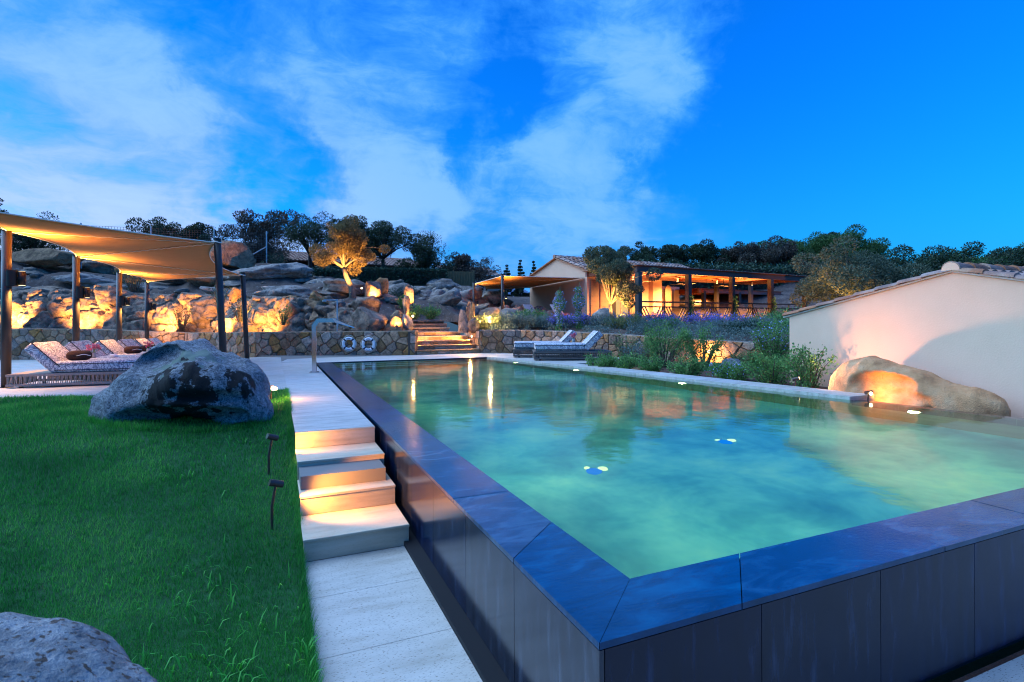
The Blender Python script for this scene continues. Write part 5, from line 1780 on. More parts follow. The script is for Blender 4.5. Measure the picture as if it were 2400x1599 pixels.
def villa():
    t = thing('villa', 'peach plastered villa with tiled gable roof beside the pergola', 'house', VO, VA)
    ev, ap = 2.62, 3.42
    # gable block: y 3.5..8.5, x 0..5
    MB().add([(0, 3.5, -.6), (0, 8.6, -.6), (0, 8.6, ev), (0, 6.05, ap), (0, 3.5, ev), (5.2, 3.5, -.6), (5.2, 8.6, -.6), (5.2, 8.6, ev), (5.2, 6.05, ap), (5.2, 3.5, ev)],
             [(0, 1, 2, 3, 4)[::-1], (5, 6, 7, 8, 9), (0, 4, 9, 5), (1, 6, 7, 2), (4, 3, 8, 9), (3, 2, 7, 8)]).build('wall', 'plaster', t)
    MB().box((4.55, 3.42, 1.0), (.5, .28, 3.1)).build('pilaster', 'plaster', t)
    MB().box((7.6, 8.0, .8), (4.8, 3.0, 2.9)).build('wall', 'plaster', t)     # recessed wing
    r = MB()
    for sgn, y1 in ((1, 3.22), (-1, 8.9)):
        zz = ev - .09
        r.add([(-.14, y1, zz), (9.6, y1, zz), (9.6, 6.05, ap + .03), (-.14, 6.05, ap + .03), (-.14, y1, zz + .05), (9.6, y1, zz + .05), (9.6, 6.05, ap + .08), (-.14, 6.05, ap + .08)],
              [(3, 2, 1, 0), (4, 5, 6, 7), (0, 1, 5, 4), (1, 2, 6, 5), (2, 3, 7, 6), (3, 0, 4, 7)])
    ro = r.build('roof', 'terracotta', t)
    roof_tiles(ro, -.16, 9.5, 3.22, 6.0, ev - .03, ap + .09, .26, .42)
    for k in range(24):
        MB().tube([(-.16 + .41 * k, 6.05, ap + .13), (-.16 + .41 * k + .44, 6.05, ap + .115)], [.11, .095], 8).build('ridge_tile', 'terracotta', ro)
    # openings on the front wall, shutters folded open against it
    def door(x, y, w, h, lit=True, dark=False):
        d = MB().box((x, y - .03, h / 2), (w, .05, h)).build('door', 'darkglass', t)
        if lit:
            MB().box((x + .08, y - .062, h / 2 - .02), (w * .62, .012, h - .16)).build('curtain', 'curtain', d)
        b = MB()
        for dx in (-w / 2, 0, w / 2): b.box((x + dx, y - .075, h / 2), (.05, .03, h))
        b.box((x, y - .075, h - .025), (w, .03, .05))
        b.build('door_frame', 'timber', d)
    def shut(x, y, w, h):
        s_ = MB().box((x, y - .05, h / 2 + .02), (w, .05, h)).build('shutter', 'shutter', t)
        for k in range(9):
            MB().box((x, y - .082, .2 + (h - .3) * k / 8), (w - .14, .014, .05)).build('louvre', 'shutter', s_)
    door(2.15, 3.5, 1.3, 2.1); shut(1.1, 3.5, .62, 2.15); shut(3.25, 3.5, .72, 2.15); shut(-.0 + .42, 3.5, .5, 2.15)
    door(7.7, 6.5, 1.2, 2.0); shut(6.6, 6.5, .8, 2.05); shut(9.0, 6.5, .8, 2.05)
    n = MB()
    for k in range(13):
        a = math.pi * k / 12
        n.add([], [])
    poly = [(-.3, 0), (.3, 0)] + [(.3 * math.cos(a), 1.75 + .3 * math.sin(a)) for a in np.linspace(0, math.pi, 11)]
    m_ = len(poly)
    MB().add([(5.55 + x * .8, 6.46 if False else 3.40, z) for x, z in poly] + [(5.55 + x * .8, 3.36, z) for x, z in poly],
             [tuple(range(m_, 2 * m_))] + [(i, (i + 1) % m_, m_ + (i + 1) % m_, m_ + i) for i in range(m_)]).build('arched_niche', 'shutter', t)
    MB().box((6.4, 5.0, -.02), (14.4, 10.4, .04)).build('terrace_floor', 'plaster', t)
    MB().box((6.3, -.35, -.62), (14.0, .5, 1.16)).build('terrace_wall', 'plaster', t)
    return t


villa()


def pergola():
    t = thing('pergola', 'long timber pergola with dark front beam and orange lit rafters', 'pergola', VO, VA)
    S = 3.2; H = 2.5
    for k in range(5):
        MB().box((k * S, 0, (H - .22) / 2 - .2), (.22, .22, H - .22 + .4)).build('post', 'post', t)
    MB().box((9.6, 3.4, (H - .22) / 2), (.2, .2, H - .22)).build('post', 'post', t)
    MB().box((12.8, 3.4, (H - .22) / 2), (.2, .2, H - .22)).build('post', 'post', t)
    MB().box((6.4, 0, H - .09), (13.1, .16, .24)).build('front_beam', 'timber_dark', t)
    MB().box((6.4, 3.4, H - .10), (13.1, .12, .2)).build('rear_beam', 'timber', t)
    for k in range(5):
        MB().box((k * S, 1.72, H - .10), (.14, 3.2, .2)).build('cross_beam', 'timber', t)
        if k < 4:
            for j in range(6):
                MB().box((k * S + S / 2, .45 + .5 * j, H - .06), (S - .15, .09, .13)).build('rafter', 'timber', t)
    struct(MB().box((6.4, 1.7, H + .045), (13.3, 3.7, .03)).build('reed_cover', 'reed', t), 'structure') if False else MB().box((6.4, 1.7, H + .045), (13.3, 3.7, .03))  .build('reed_cover', 'timber', t)
    rg = random.Random(6)
    b = MB()
    for k in range(420):
        x = -.2 + 13.2 * k / 419
        b.box((x, -.10 + rg.uniform(-.05, .05), H + .07 + rg.uniform(-.01, .012)), (.03, .2, .02))
    struct(b.build('reed_fringe', 'reed', t), 'stuff')
    return t


pergola()


def railing():
    t = thing('railing', 'dark terrace railing with chevron bars below the pergola', 'railing', VO, VA)
    S = 3.2
    for k in range(4):
        a, c = k * S + .13, (k + 1) * S - .13
        for z, h in ((.98, .07), (.76, .055), (.06, .05)):
            MB().box(((a + c) / 2, -.02, z), (c - a, .05, h)).build('rail', 'post', t)
        mid = (a + c) / 2
        MB().box((mid, -.02, .5), (.05, .05, .96)).build('upright', 'post', t)
        for (p, q) in ((a, mid - .03), (mid + .03, c)):
            w = q - p; ctr = (p + q) / 2
            for sgn in (-1, 1):
                for j in range(4):
                    x0 = ctr + sgn * (.04 + j * w / 8); x1 = x0 + sgn * .42
                    lim = q if sgn > 0 else p
                    f = 1.0
                    if (x1 - lim) * sgn > 0: f = max(.05, (lim - x0) / (x1 - x0))
                    MB().bar((x0, -.02, .09), (x0 + (x1 - x0) * f, -.02, .09 + .65 * f), .03, .05).build('bar', 'post', t)


railing()


def rear_pergola():
    t = thing('rear_pergola', 'second lower pergola behind the main one, lit orange', 'pergola', vloc(10.0, 4.8, 0), VA)
    H = 1.9
    for x in (.2, 3.6, 7.2):
        for y in (0, 4.0): MB().box((x, y, H / 2), (.2, .2, H)).build('post', 'post', t)
    MB().box((3.9, 0, H + .02), (8.4, .14, .22)).build('front_beam', 'timber', t)
    MB().box((0, 2, H + .02), (.14, 4.2, .22)).build('side_beam', 'timber', t)
    for j in range(7): MB().box((3.9, .5 + .55 * j, H), (8.0, .08, .12)).build('rafter', 'timber', t)
    MB().box((3.9, 2, H + .15), (8.6, 4.3, .03)).build('reed_cover', 'timber', t)
    for k in range(2):
        spot(t, (2 + 3.6 * k, 1.8, 1.7), (2 + 3.6 * k, 2.2, 0), 900, 150, .8, .15, (1.0, .42, .11))
        spot(t, (2 + 3.6 * k, 1.8, .7), (2 + 3.6 * k, 1.8, 3), 1500, 160, .8, .15, (1.0, .38, .08))
    ro = thing('outbuilding', 'low tiled outbuilding roof seen under the pergola', 'building', vloc(11.0, 10.4, 0), VA)
    MB().box((1.5, 1.2, 1.0), (3.4, 2.2, 2.2)).build('wall', 'plaster', ro)
    rr = MB().box((1.5, .7, 2.12), (4.0, .1, .06)).build('roof', 'terracotta', ro)
    roof_tiles(rr, -.5, 3.5, -.2, 1.6, 2.1, 2.75, .26, .42)


rear_pergola()
for k in range(3):
    x, y, z = vloc(1.6 + 3.2 * k, 1.7, 2.35)
    t = thing('ceiling_fan', ['ceiling fan in the leftmost bay of the pergola', 'ceiling fan in the second bay of pergola', 'ceiling fan in the third bay of pergola'][k], 'fan', (x, y, z), VA, 'ceiling fans under the pergola')
    MB().cyl((0, 0, 0), (0, 0, -.30), .018, n=8).build('rod', 'dark_metal', t)
    MB().cyl((0, 0, -.30), (0, 0, -.42), .07, .05, n=14).build('motor', 'dark_metal', t)
    for j in range(4):
        a = j * math.pi / 2 + .4
        MB().bar((.06 * math.cos(a), .06 * math.sin(a), -.36), (.66 * math.cos(a), .66 * math.sin(a), -.35), .13, .012).build('blade', 'timber_dark', t)
    spot(t, (.5, -.4, -.9), (.5, -.4, 0), 1100, 158, .7, .10, (1.0, .42, .10))  # added light without a fixture, brightens the pergola ceiling
    spot(t, (.5, -.4, -.45), (.5, .2, -2), 1700, 155, .8, .10, (1.0, .46, .13))  # added downward light, no fixture either, brightens floor and walls
k = 0
wherelamp = ['leftmost bay near the front beam', 'leftmost bay near the wall', 'second bay near the front beam', 'second bay near the wall', 'third bay near the front beam',
             'third bay near the rear beam', 'last bay near the front beam', 'last bay near the rear beam']
for bay in range(4):
    for row in range(2):
        x, y, z = vloc(.9 + 3.2 * bay + 1.3 * row, .7 + 1.9 * row, 2.36)
        t = thing('ceiling_lamp', 'small cylinder ceiling lamp in the %s' % wherelamp[bay * 2 + row], 'lamp', (x, y, z), VA, 'cylinder lamps under the pergola')
        MB().cyl((0, 0, .0), (0, 0, -.16), .05, n=12).build('lamp_body', 'white', t)
        MB().cyl((0, 0, -.16), (0, 0, -.172), .042, n=12).build('lens', 'lamp', t)
        spot(t, (0, 0, -.2), (0, 0, -1), 620, 158, .8, .05, (1.0, .42, .11))
x, y, z = vloc(11.2, 1.4, 1.7)


# ------------------------------------------------------------------ garden house on the right
def garden_house():
    t = thing('garden_house', 'low peach garden house with tiled gable beside the pool', 'house', (9.15, 4.8, 0))
    hs, ev, ap, d = 2.78, 1.19, 1.82, 6.0
    MB().add([(0, hs, -1.4), (0, -hs, -1.4), (0, -hs, ev), (0, 0, ap), (0, hs, ev), (d, hs, -1.4), (d, -hs, -1.4), (d, -hs, ev), (d, 0, ap), (d, hs, ev)],
             [(0, 1, 2, 3, 4)[::-1], (5, 6, 7, 8, 9), (0, 4, 9, 5), (1, 6, 7, 2), (4, 3, 8, 9), (3, 2, 7, 8)]).build('wall', 'plaster', t)
    r = MB()
    for s_ in (1, -1):
        e = hs + .12
        ze = ev - .12 * (ap - ev) / hs
        r.add([(-.03, s_ * e, ze + .004), (d, s_ * e, ze + .004), (d, 0, ap + .004), (-.03, 0, ap + .004), (-.03, s_ * e, ze + .03), (d, s_ * e, ze + .03), (d, 0, ap + .03), (-.03, 0, ap + .03)],
              [(3, 2, 1, 0), (4, 5, 6, 7), (0, 1, 5, 4), (1, 2, 6, 5), (2, 3, 7, 6), (3, 0, 4, 7)])
    ro = r.build('roof', 'plaster_grey', t)
    sl = math.atan2(ap - ev, hs)
    for s_ in (1, -1):
        for j in range(8):
            f0 = 1.04 - j * .128
            y0, z0 = s_ * hs * f0, ap - (ap - ev) * f0
            y1, z1 = s_ * hs * (f0 - .142), ap - (ap - ev) * (f0 - .142)
            for c in range(9):
                x = .03 + c * .22
                V, F = [], []
                for k, (yy, zz, rr, lift) in enumerate(((y0, z0, .105, .045), (y1, z1, .09, .028))):
                    for i in range(8):
                        a = math.pi * i / 7
                        V.append((x + rr * math.cos(a), yy, zz + lift + rr * .62 * math.sin(a)))
                for i in range(7): F.append((i, i + 1, 9 + i, 8 + i))
                F += [tuple(range(8)), (0, 8, 15, 7)]
                MB().add(V, F).build('roof_tile', 'terracotta', ro)
    for k in range(8):
        V, F = [], []
        for q, (x, rr) in enumerate(((-.05 + .40 * k, .125), (-.05 + .40 * k + .43, .108))):
            for i in range(12):
                a = math.pi * i / 11
                V.append((x, rr * math.cos(a), ap + .035 + rr * .95 * math.sin(a) + (0 if q else .012)))
        for i in range(11): F.append((i, i + 1, 13 + i, 12 + i))
        F += [tuple(range(12))]
        MB().add(V, F).build('ridge_tile', 'terracotta', ro)
    V = [(-.056, .118 * math.cos(a), ap + .03 + .118 * math.sin(a)) for a in np.linspace(0, math.pi, 12)]
    MB().add(V, [tuple(range(12))]).build('ridge_plug', 'plaster', ro)


garden_house()


def back_house():
    t = thing('back_house', 'dark low house with long terracotta roof behind hill trees', 'house', (2.2, 40.5, 4.2), R_(12))
    MB().box((3.0, 2.6, .3), (11.5, 4.4, 1.8)).build('wall', 'timber_dark', t)
    rr = MB().box((3.0, 2.4, 1.08), (12.4, 5.4, .06)).build('roof', 'terracotta', t)
    roof_tiles(rr, -3.2, 9.0, -.5, 2.6, 1.0, 1.95, .26, .42, part=False)
    MB().box((-1.6, .2, .55), (.5, .5, 1.2)).build('pier', 'plaster', t)
    t2 = thing('distant_house', 'small distant tiled roof behind the smaller sail', 'house', (15.2, 43, 2.6), R_(10))
    MB().box((0, 2, 1.0), (5, 4, 2.4)).build('wall', 'plaster', t2)
    rr = MB().box((0, 2, 2.24), (5.4, 4.4, .05)).build('roof', 'terracotta', t2)
    roof_tiles(rr, -2.7, 2.7, -.3, 2, 2.25, 3.1, .26, .42, part=False)


back_house()


# ------------------------------------------------------------------ fences
def fences():
    t = thing('netting_fence', 'tall dark netting fence on thin steel posts along the crest', 'fence', (-4.6, 33.6, 4.2))
    w = MB()
    x0, x1, H = -4.2, 4.25, 1.75
    n = 66
    for i in range(n + 1):
        x = x0 + (x1 - x0) * i / n
        w.bar((x, -.08 * (x - x0), -.2), (x, -.08 * (x - x0), H), .012, .012)
    for j in range(16):
        z = H * j / 15
        w.bar((x0, 0, z), (x1, -.08 * (x1 - x0), z), .012, .012)
    struct(w.build('netting', 'netting', t), 'stuff')
    for x in (-4.2, -1.2, 1.7, 4.25):
        MB().cyl((x, -.08 * (x - x0), -.4), (x, -.08 * (x - x0), H + .12), .035, n=8).build('post', 'galv', t)
    MB().cyl((4.22, -.68, 1.0), (2.5, -.55, -.15), .03, n=8).build('brace', 'galv', t)
    t = thing('reed_screen', 'olive brown reed screen panels beside the dark hedge', 'fence', (9.6, 32.9, 3.0), R_(-14))
    for k in range(2):
        p = MB().box((.05 + 1.28 * k, 0, .62), (1.22, .05, 1.12)).build('panel', 'bamboo', t)
        for j in range(12):
            MB().cyl((.05 + 1.28 * k - .55 + .1 * j, -.035, .08), (.05 + 1.28 * k - .55 + .1 * j, -.035, 1.16), .022, n=6).build('cane', 'bamboo', p)
    for k in range(3): MB().box((-.6 + 1.28 * k, 0, .6), (.07, .09, 1.35)).build('post', 'bamboo', t)


fences()


# ------------------------------------------------------------------ trees and shrubs
def crown_points(clumps, n, seed, shell=.55):
    rng = np.random.default_rng(seed)
    cl = np.array(clumps)
    w = (cl[:, 3] ** 2); w /= w.sum()
    k = rng.choice(len(cl), n, p=w)
    d = rng.normal(size=(n, 3)); d /= np.linalg.norm(d, axis=1)[:, None]
    r = rng.random(n) ** (1 / 3) * (1 - shell) + shell * rng.random(n) ** .25
    sq = np.array([1, 1, .8])
    return cl[k, :3] + d * (r * cl[k, 3])[:, None] * sq, d


def tree(name, label, loc, H, R, seed, leaf='lf_dark', bark='bark_dark', n=6500, lsize=.11, trunk=.14, crown_from=.35, kind='round', lean=(0, 0), cat='tree', group=None, wide=1.0):
    rng = random.Random(seed)
    t = thing(name, label, cat, loc, rng.uniform(0, 6), group)
    t.rotation_euler = (0, 0, 0)
    top = Vector((lean[0] * H, lean[1] * H, H * crown_from))
    tr = MB()
    pts = [Vector((0, 0, -.3)), Vector((lean[0] * H * .2 + rng.uniform(-.06, .06) * H * .3, lean[1] * H * .2, H * crown_from * .35)),
           Vector((lean[0] * H * .7, lean[1] * H * .7 + rng.uniform(-.05, .05) * H * .3, H * crown_from * .7)), top]
    tr.tube(pts, [trunk * 1.35, trunk, trunk * .85, trunk * .72], 9)
    clumps = []
    nl = 7 if kind != 'conifer' else 0
    if kind == 'conifer':
        tr.tube([top, (lean[0] * H, lean[1] * H, H)], [trunk * .7, .02], 7)
        for i in range(16):
            f = i / 15
            z = H * (crown_from * .4 + (1 - crown_from * .4) * f); rr = R * (1 - f) ** .8
            for j in range(5 if f < .9 else 1):
                a = rng.uniform(0, 6.28); q = rr * rng.uniform(.3, .85)
                clumps.append((q * math.cos(a), q * math.sin(a), z, max(.12, R * .26 * (1.1 - f))))
    else:
        for i in range(nl):
            a = 2 * math.pi * i / nl + rng.uniform(-.4, .4)
            el = rng.uniform(-.55, 1.2) if kind == 'round' else rng.uniform(.35, .75)
            q = R * rng.uniform(.6, .95)
            zc = H * (1 + crown_from) / 2
            if kind == 'umbrella': zc = H * .8
            hx = (H - H * crown_from) * .48
            e = Vector((top.x + q * math.cos(a) * math.cos(el) * wide, top.y + q * math.sin(a) * math.cos(el) * wide, zc + hx * (math.sin(el) * 1.0 - .22) * (1 if kind != 'umbrella' else .6)))
            m1 = top.lerp(e, .5) + Vector((rng.uniform(-.1, .1), rng.uniform(-.1, .1), .06)) * R
            tr.tube([top, m1, e], [trunk * .5, trunk * .32, trunk * .12], 6)
            for _ in range(4):
                o = Vector((rng.gauss(0, 1), rng.gauss(0, 1), rng.gauss(0, .7))) * R * .30
                c = e + o
                tr.tube([m1.lerp(e, .6), (m1.lerp(e, .7) + c) / 2 + Vector((0, 0, .04 * R)), c], [trunk * .16, trunk * .1, trunk * .04], 5)
                clumps.append((*c, R * rng.uniform(.22, .40)))
        for _ in range(9):
            a = rng.uniform(0, 6.28); q = R * .55 * math.sqrt(rng.random())
            clumps.append((top.x + q * math.cos(a), top.y + q * math.sin(a), H * (crown_from + (1 - crown_from) * rng.uniform(.35, .8)), R * rng.uniform(.3, .45)))
        for _ in range(5):
            c = Vector((top.x + rng.gauss(0, R * .3), top.y + rng.gauss(0, R * .3), H - R * rng.uniform(.1, .4)))
            clumps.append((*c, R * rng.uniform(.18, .3)))
            tr.tube([top, top.lerp(c, .6) + Vector((0, 0, .05)), c], [trunk * .3, trunk * .15, trunk * .04], 5)
    tr.build('trunk', bark, t, True)
    n = int(n * 2.5); lsize *= .84
    if n:
        P, d = crown_points(clumps, n, seed)
        V, F = leaves(P, lsize, lsize * .42, seed + 1, .1, d * .8)
        struct(np_mesh('crown', V, F, leaf, t), 'stuff')
    return t


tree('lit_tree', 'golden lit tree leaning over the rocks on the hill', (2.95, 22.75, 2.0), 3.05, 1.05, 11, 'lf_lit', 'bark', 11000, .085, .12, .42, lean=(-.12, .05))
tree('olive_tree', 'silvery olive tree lit from below in front of villa', (11.35, 16.95, .95), 2.85, .98, 12, 'lf_olive', 'bark', 13000, .085, .085, .26, lean=(-.02, 0), kind='round')
tree('broad_tree', 'broad lit tree with spreading branches right of the pergola', (25.3, 17.5, .9), 3.15, 2.5, 13, 'lf_olive', 'bark', 17000, .14, .2, .2, wide=1.25)
tree('dark_tree', 'dense dark tree behind the front canopy posts on the crest', (-5.6, 37.0, 4.2), 2.3, 1.5, 14, 'lf_dark', n=6000, lsize=.15)
tree('dark_shrub_tree', 'brownish black bushy tree behind the netting fence', (-.9, 35.6, 4.0), 3.5, 1.75, 15, 'lf_brown', n=9000, lsize=.14, crown_from=.15)
tree('dark_shrub_tree', 'lower dark tree at the left edge of the netting fence', (-4.0, 36.2, 4.2), 2.6, 1.2, 16, 'lf_dark', n=5000, lsize=.14, crown_from=.15)
tree('spreading_tree', 'flat spreading dark tree over the dark house roof', (2.2, 38.5, 4.2), 3.2, 2.0, 17, 'lf_dark', n=5000, lsize=.14, kind='umbrella', crown_from=.4)
tree('dark_tree', 'round dark tree half behind the golden tree', (4.5, 34.8, 3.6), 3.7, 1.5, 18, 'lf_dark', n=6500, lsize=.14)
tree('dark_tree', 'tall dark tree with open crown right of golden tree', (6.2, 34.2, 3.5), 3.6, 1.75, 19, 'lf_dark', n=7500, lsize=.13, crown_from=.4)
tree('bushy_tree', 'bushy dark green tree above the hedge by the reed screen', (9.3, 36.5, 3.3), 3.0, 1.5, 20, 'lf_dark', n=7000, lsize=.14, crown_from=.15)
tree('sparse_tree', 'thin bare topped tree rising above the hedge', (10.1, 38.0, 3.3), 4.1, 1.3, 21, 'lf_dark', n=900, lsize=.12, trunk=.07, crown_from=.45)
tree('bushy_tree', 'dark brown tree right behind the reed screen', (12.0, 36.0, 3.0), 2.7, 1.2, 22, 'lf_brown', n=5500, lsize=.13, crown_from=.15)
tree('sparse_tree', 'wispy grey shrub tree beside the reed screen', (12.8, 34.5, 2.6), 2.7, 1.2, 23, 'lf_brown', n=2600, lsize=.11, trunk=.06, crown_from=.2)
for (x, y, h, s_, lab) in ((17.6, 41.5, 3.6, 24, 'leftmost small conifer behind the smaller sail'), (18.6, 41.0, 4.0, 25, 'tallest small conifer behind the smaller sail'), (19.6, 40.6, 3.9, 26, 'conifer closest to the villa gable')):
    tree('conifer', lab, (x, y, 2.0), h, 1.0, s_, 'lf_dark', n=4500, lsize=.16, kind='conifer', trunk=.08, crown_from=.12, group='small conifers behind the smaller sail')
tree('dark_tree', 'low dark tree behind the villa gable', (21.5, 42, 2.0), 3.0, 1.4, 27, 'lf_dark', n=4000, lsize=.15)
bk = [(27.0, 40.5, 3.9, 1.4, 'lf_dark', 'round', 'small rounded tree first behind the pergola roof'), (29.8, 39.6, 4.6, 1.5, 'lf_dark', 'round', 'dark tree second behind the pergola roof'),
      (32.6, 39.2, 5.0, 1.6, 'lf_dark', 'round', 'open crowned tree third behind the pergola roof'), (35.2, 38.0, 5.6, 1.7, 'lf_dark', 'round', 'tall narrow tree fourth behind the pergola roof'),
      (37.6, 36.0, 4.9, 1.9, 'lf_brown', 'round', 'leafless brownish tree behind the pergola middle'), (39.5, 34.0, 4.6, 1.8, 'lf_brown', 'round', 'wide brown tree above pergola third bay'),
      (43.0, 36.5, 5.4, 2.7, 'lf_pine', 'round', 'bright green umbrella pine behind the pergola'), (46.5, 35.0, 5.2, 2.6, 'lf_pine', 'round', 'second green pine right of the umbrella pine'),
      (49.0, 36.0, 6.2, 2.3, 'lf_dark', 'round', 'tall blue green tree above the broad lit tree'), (44.5, 30.0, 4.6, 2.4, 'lf_pine', 'round', 'dark green tree filling the gap before the broad tree'),
      (24.0, 42.5, 3.4, 1.5, 'lf_dark', 'round', 'low tree just left of the pergola roof line'), (41.0, 38.5, 5.2, 2.0, 'lf_pine', 'round', 'green crown between brown tree and umbrella pine')]
for i, (x, y, h, r, lf, kd, lab) in enumerate(bk):
    tree('background_tree', lab, (x, y, hill_base(x, y) - .2), h * .80 - .5, r, 40 + i, lf, n=6000 if r < 2 else 9000, lsize=.19, trunk=.16, crown_from=.3, kind=kd, group='trees behind the pergola')
for i, (x, y, h, r, lab) in enumerate(((44.0, 24.5, 3.4, 2.4, 'hedge like tree right of the broad tree'), (47.5, 24.5, 3.3, 2.6, 'dark tree above the garden house roof slope'), (50.5, 23.0, 3.6, 2.4, 'dark tree left of the garden house ridge'),
                                      (53.5, 21.5, 3.8, 2.6, 'dark tree behind the garden house ridge'), (56.0, 19.5, 4.3, 2.6, 'dark tree at the far right above the roof'))):
    tree('background_tree', lab, (x, y, hill_base(x, y) - .3), h * .62, r, 70 + i, 'lf_pine' if i % 2 else 'lf_dark', n=7000, lsize=.2, trunk=.16, crown_from=.12, wide=1.3, group='trees behind the garden house')
tree('left_edge_tree', 'dark tree at the far left edge above the sail', (-14.6, 36.5, 4.4), 3.5, 1.4, 80, 'lf_dark', n=5000, lsize=.14)
tree('left_edge_tree', 'dark bush under the sail behind the first canopy post', (-11.4, 36.0, 4.0), 2.0, 1.5, 81, 'lf_dark', n=5000, lsize=.12, crown_from=.15)


def hedge(label, loc, size, rz, seed, n):
    t = thing('hedge', label, 'hedge', loc, rz)
    MB().box((0, 0, size[2] / 2), (size[0] - .2, size[1] - .2, size[2] - .15)).build('hedge_core', 'bark_dark', t)
    rng = np.random.default_rng(seed)
    f = rng.integers(0, 3, n)
    P = rng.uniform(-.5, .5, (n, 3)) * np.array(size)
    P[f == 0, 1] = -size[1] / 2; P[f == 1, 2] = size[2] / 2; P[f == 2, 1] = -size[1] / 2
    P[:, 2] += size[2] / 2
    P += rng.normal(0, .05 if size[0] < 10 else .22, (n, 3))
    V, F = leaves(P, .11 if size[0] < 10 else .24, .06 if size[0] < 10 else .12, seed)
    struct(np_mesh('foliage', V, F, 'lf_hedge', t), 'stuff')


hedge('long clipped dark hedge along the top of the hill', (5.9, 32.4, 3.0), (7.4, .9, 1.15), R_(-6), 1, 9000)
hedge('dark overgrown hedge filling the view behind the pergola', (33.0, 32.0, 1.6), (19, 2.0, 3.4), R_(-10), 5, 12000)
hedge('lower clipped hedge just behind the golden tree', (3.0, 31.0, 2.85), (2.4, .8, 1.0), R_(4), 2, 3500)


def shrub(name, label, loc, r, h, seed, leaf='lf_green', n=1500, lsize=.06, lw=.5, stems=9, flowers=None, fn=0, fsize=.045, cat='shrub', group=None, up=.5, top_fl=.0, open_=.0, hw=None):
    """a clump of rising stems with leaves set along them"""
    rng = np.random.default_rng(seed)
    t = thing(name, label, cat, loc, 0, group)
    st = MB(); P = []; D = []; ends = []
    ns = stems
    for i in range(ns):
        a = rng.uniform(0, 6.28); q = r * math.sqrt(rng.random()) * .98
        hh = h * rng.uniform(.62, 1.05) * (1 - .35 * (q / r) ** 2)
        e = Vector((q * math.cos(a), q * math.sin(a), hh))
        m_ = Vector((q * .55 * math.cos(a), q * .55 * math.sin(a), hh * .55)) + Vector(rng.normal(0, .03, 3))
        b = Vector((q * .18 * math.cos(a), q * .18 * math.sin(a), -.05))
        if i < 26: st.tube([b, m_, e], [.010 + .008 * h, .007 + .004 * h, .003], 4, False)
        k = max(4, n // ns)
        f = open_ + (1.04 - open_) * rng.random(k) ** .8
        f2 = f[:, None]
        pts = (1 - f2) ** 2 * np.array(b) + 2 * f2 * (1 - f2) * np.array(m_) + f2 ** 2 * np.array(e)
        sp = r * .16 * (1 - .4 * f)[:, None]
        P.append(pts + rng.normal(0, 1, (k, 3)) * sp * (hw or 1.0))
        D.append(np.tile(np.array([math.cos(a) * q / r, math.sin(a) * q / r, up]), (k, 1)))
        ends.append(e)
    st.build('stems', 'stem', t)
    P = np.concatenate(P); D = np.concatenate(D)
    P[:, 2] = np.maximum(P[:, 2], .0)
    V, F = leaves(P, lsize, lsize * lw, seed + 1, 0, D)
    struct(np_mesh('foliage', V, F, leaf, t), 'stuff')
    if flowers:
        k = rng.choice(len(ends), fn)
        base = np.array([ends[i][:] for i in k])
        f3 = rng.random((fn, 1)) ** 1.5 * (.45 if not top_fl else top_fl)
        Pf = base * (1 - f3) + rng.normal(0, r * .10, (fn, 3))
        V, F = leaves(Pf, fsize, fsize * .75, seed + 2, .3)
        struct(np_mesh('flowers', V, F, flowers, t), 'stuff')
    return t


def gz(x, y): return hill_base(x, y) - .03


# shrubs along the pale coping
CB = 'low bushes along the pale coping'
for (x, y, r, h, s_, lab, fl) in ((7.30, 11.35, .34, .42, 101, 'low leafy bush by the near right lounger', None), (7.62, 10.75, .36, .38, 102, 'low leafy bush second along the coping', None), (7.78, 10.0, .30, .42, 103, 'small upright bush before the thin stemmed shrub', None),
                                  (8.0, 9.2, .40, .46, 104, 'bright green bush in front of the tan flat stone', None), (8.45, 8.35, .42, .36, 105, 'low bush dotted with pale blue flowers by the coping', 'fl_blue'), (8.5, 7.4, .45, .52, 106, 'full green bush left of the garden house corner', None),
                                  (8.62, 6.75, .36, .68, 107, 'spiky bush against the garden house wall', None)):
    shrub('bush', lab, (x, y, -.1), r * 1.2, h * 1.15, s_, 'lf_green', 2400, .05, .5, 22, fl, 130 if fl else 0, .035, group=CB, up=.7)
shrub('thin_shrub', 'tall thin stemmed shrub between loungers and stone wall', (9.2, 11.4, -.08), .75, 1.25, 110, 'lf_green', 3800, .055, .38, 22, open_=.42, up=.6)
shrub('thin_shrub', 'second thin stemmed shrub closer to the wall lamp', (9.75, 10.6, -.08), .55, 1.15, 111, 'lf_green', 2600, .055, .38, 16, open_=.45, up=.6)
shrub('yellow_plant', 'yellowish lit plant behind the near right lounger', (9.35, 13.25, .0), .4, .75, 112, 'lf_yellow', 900, .06, .4, 14, up=.9)
shrub('yellow_plant', 'orange tinged plant against the curved wall', (9.7, 12.7, .0), .35, .8, 113, 'lf_yellow', 800, .06, .4, 14, up=.9)
shrub('grey_plant', 'grey green plant below the curved stone wall', (9.1, 12.5, .0), .4, .55, 114, 'lf_grey', 1000, .06, .3, 16, up=.6)
shrub('yellow_plant', 'yellow leaved plant by the grey stone under the wall', (10.55, 10.2, -.05), .35, .4, 115, 'lf_yellow', 800, .055, .5, 16, up=.7)
shrub('climber', 'tall blue flowering shrub leaning on the stone wall right', (11.9, 10.4, -.05), .55, 1.25, 116, 'lf_green', 2600, .06, .5, 20, 'fl_blue', 150, .05, up=.7)
shrub('bush', 'round bush under the wall behind yellow plant', (11.2, 10.4, -.1), .4, .42, 117, 'lf_green', 1200, .055, .5, 18)
shrub('bush', 'dark bush in the corner by garden house', (11.2, 9.4, -.15), .5, .5, 118, 'lf_green', 1500, .06, .5, 18)
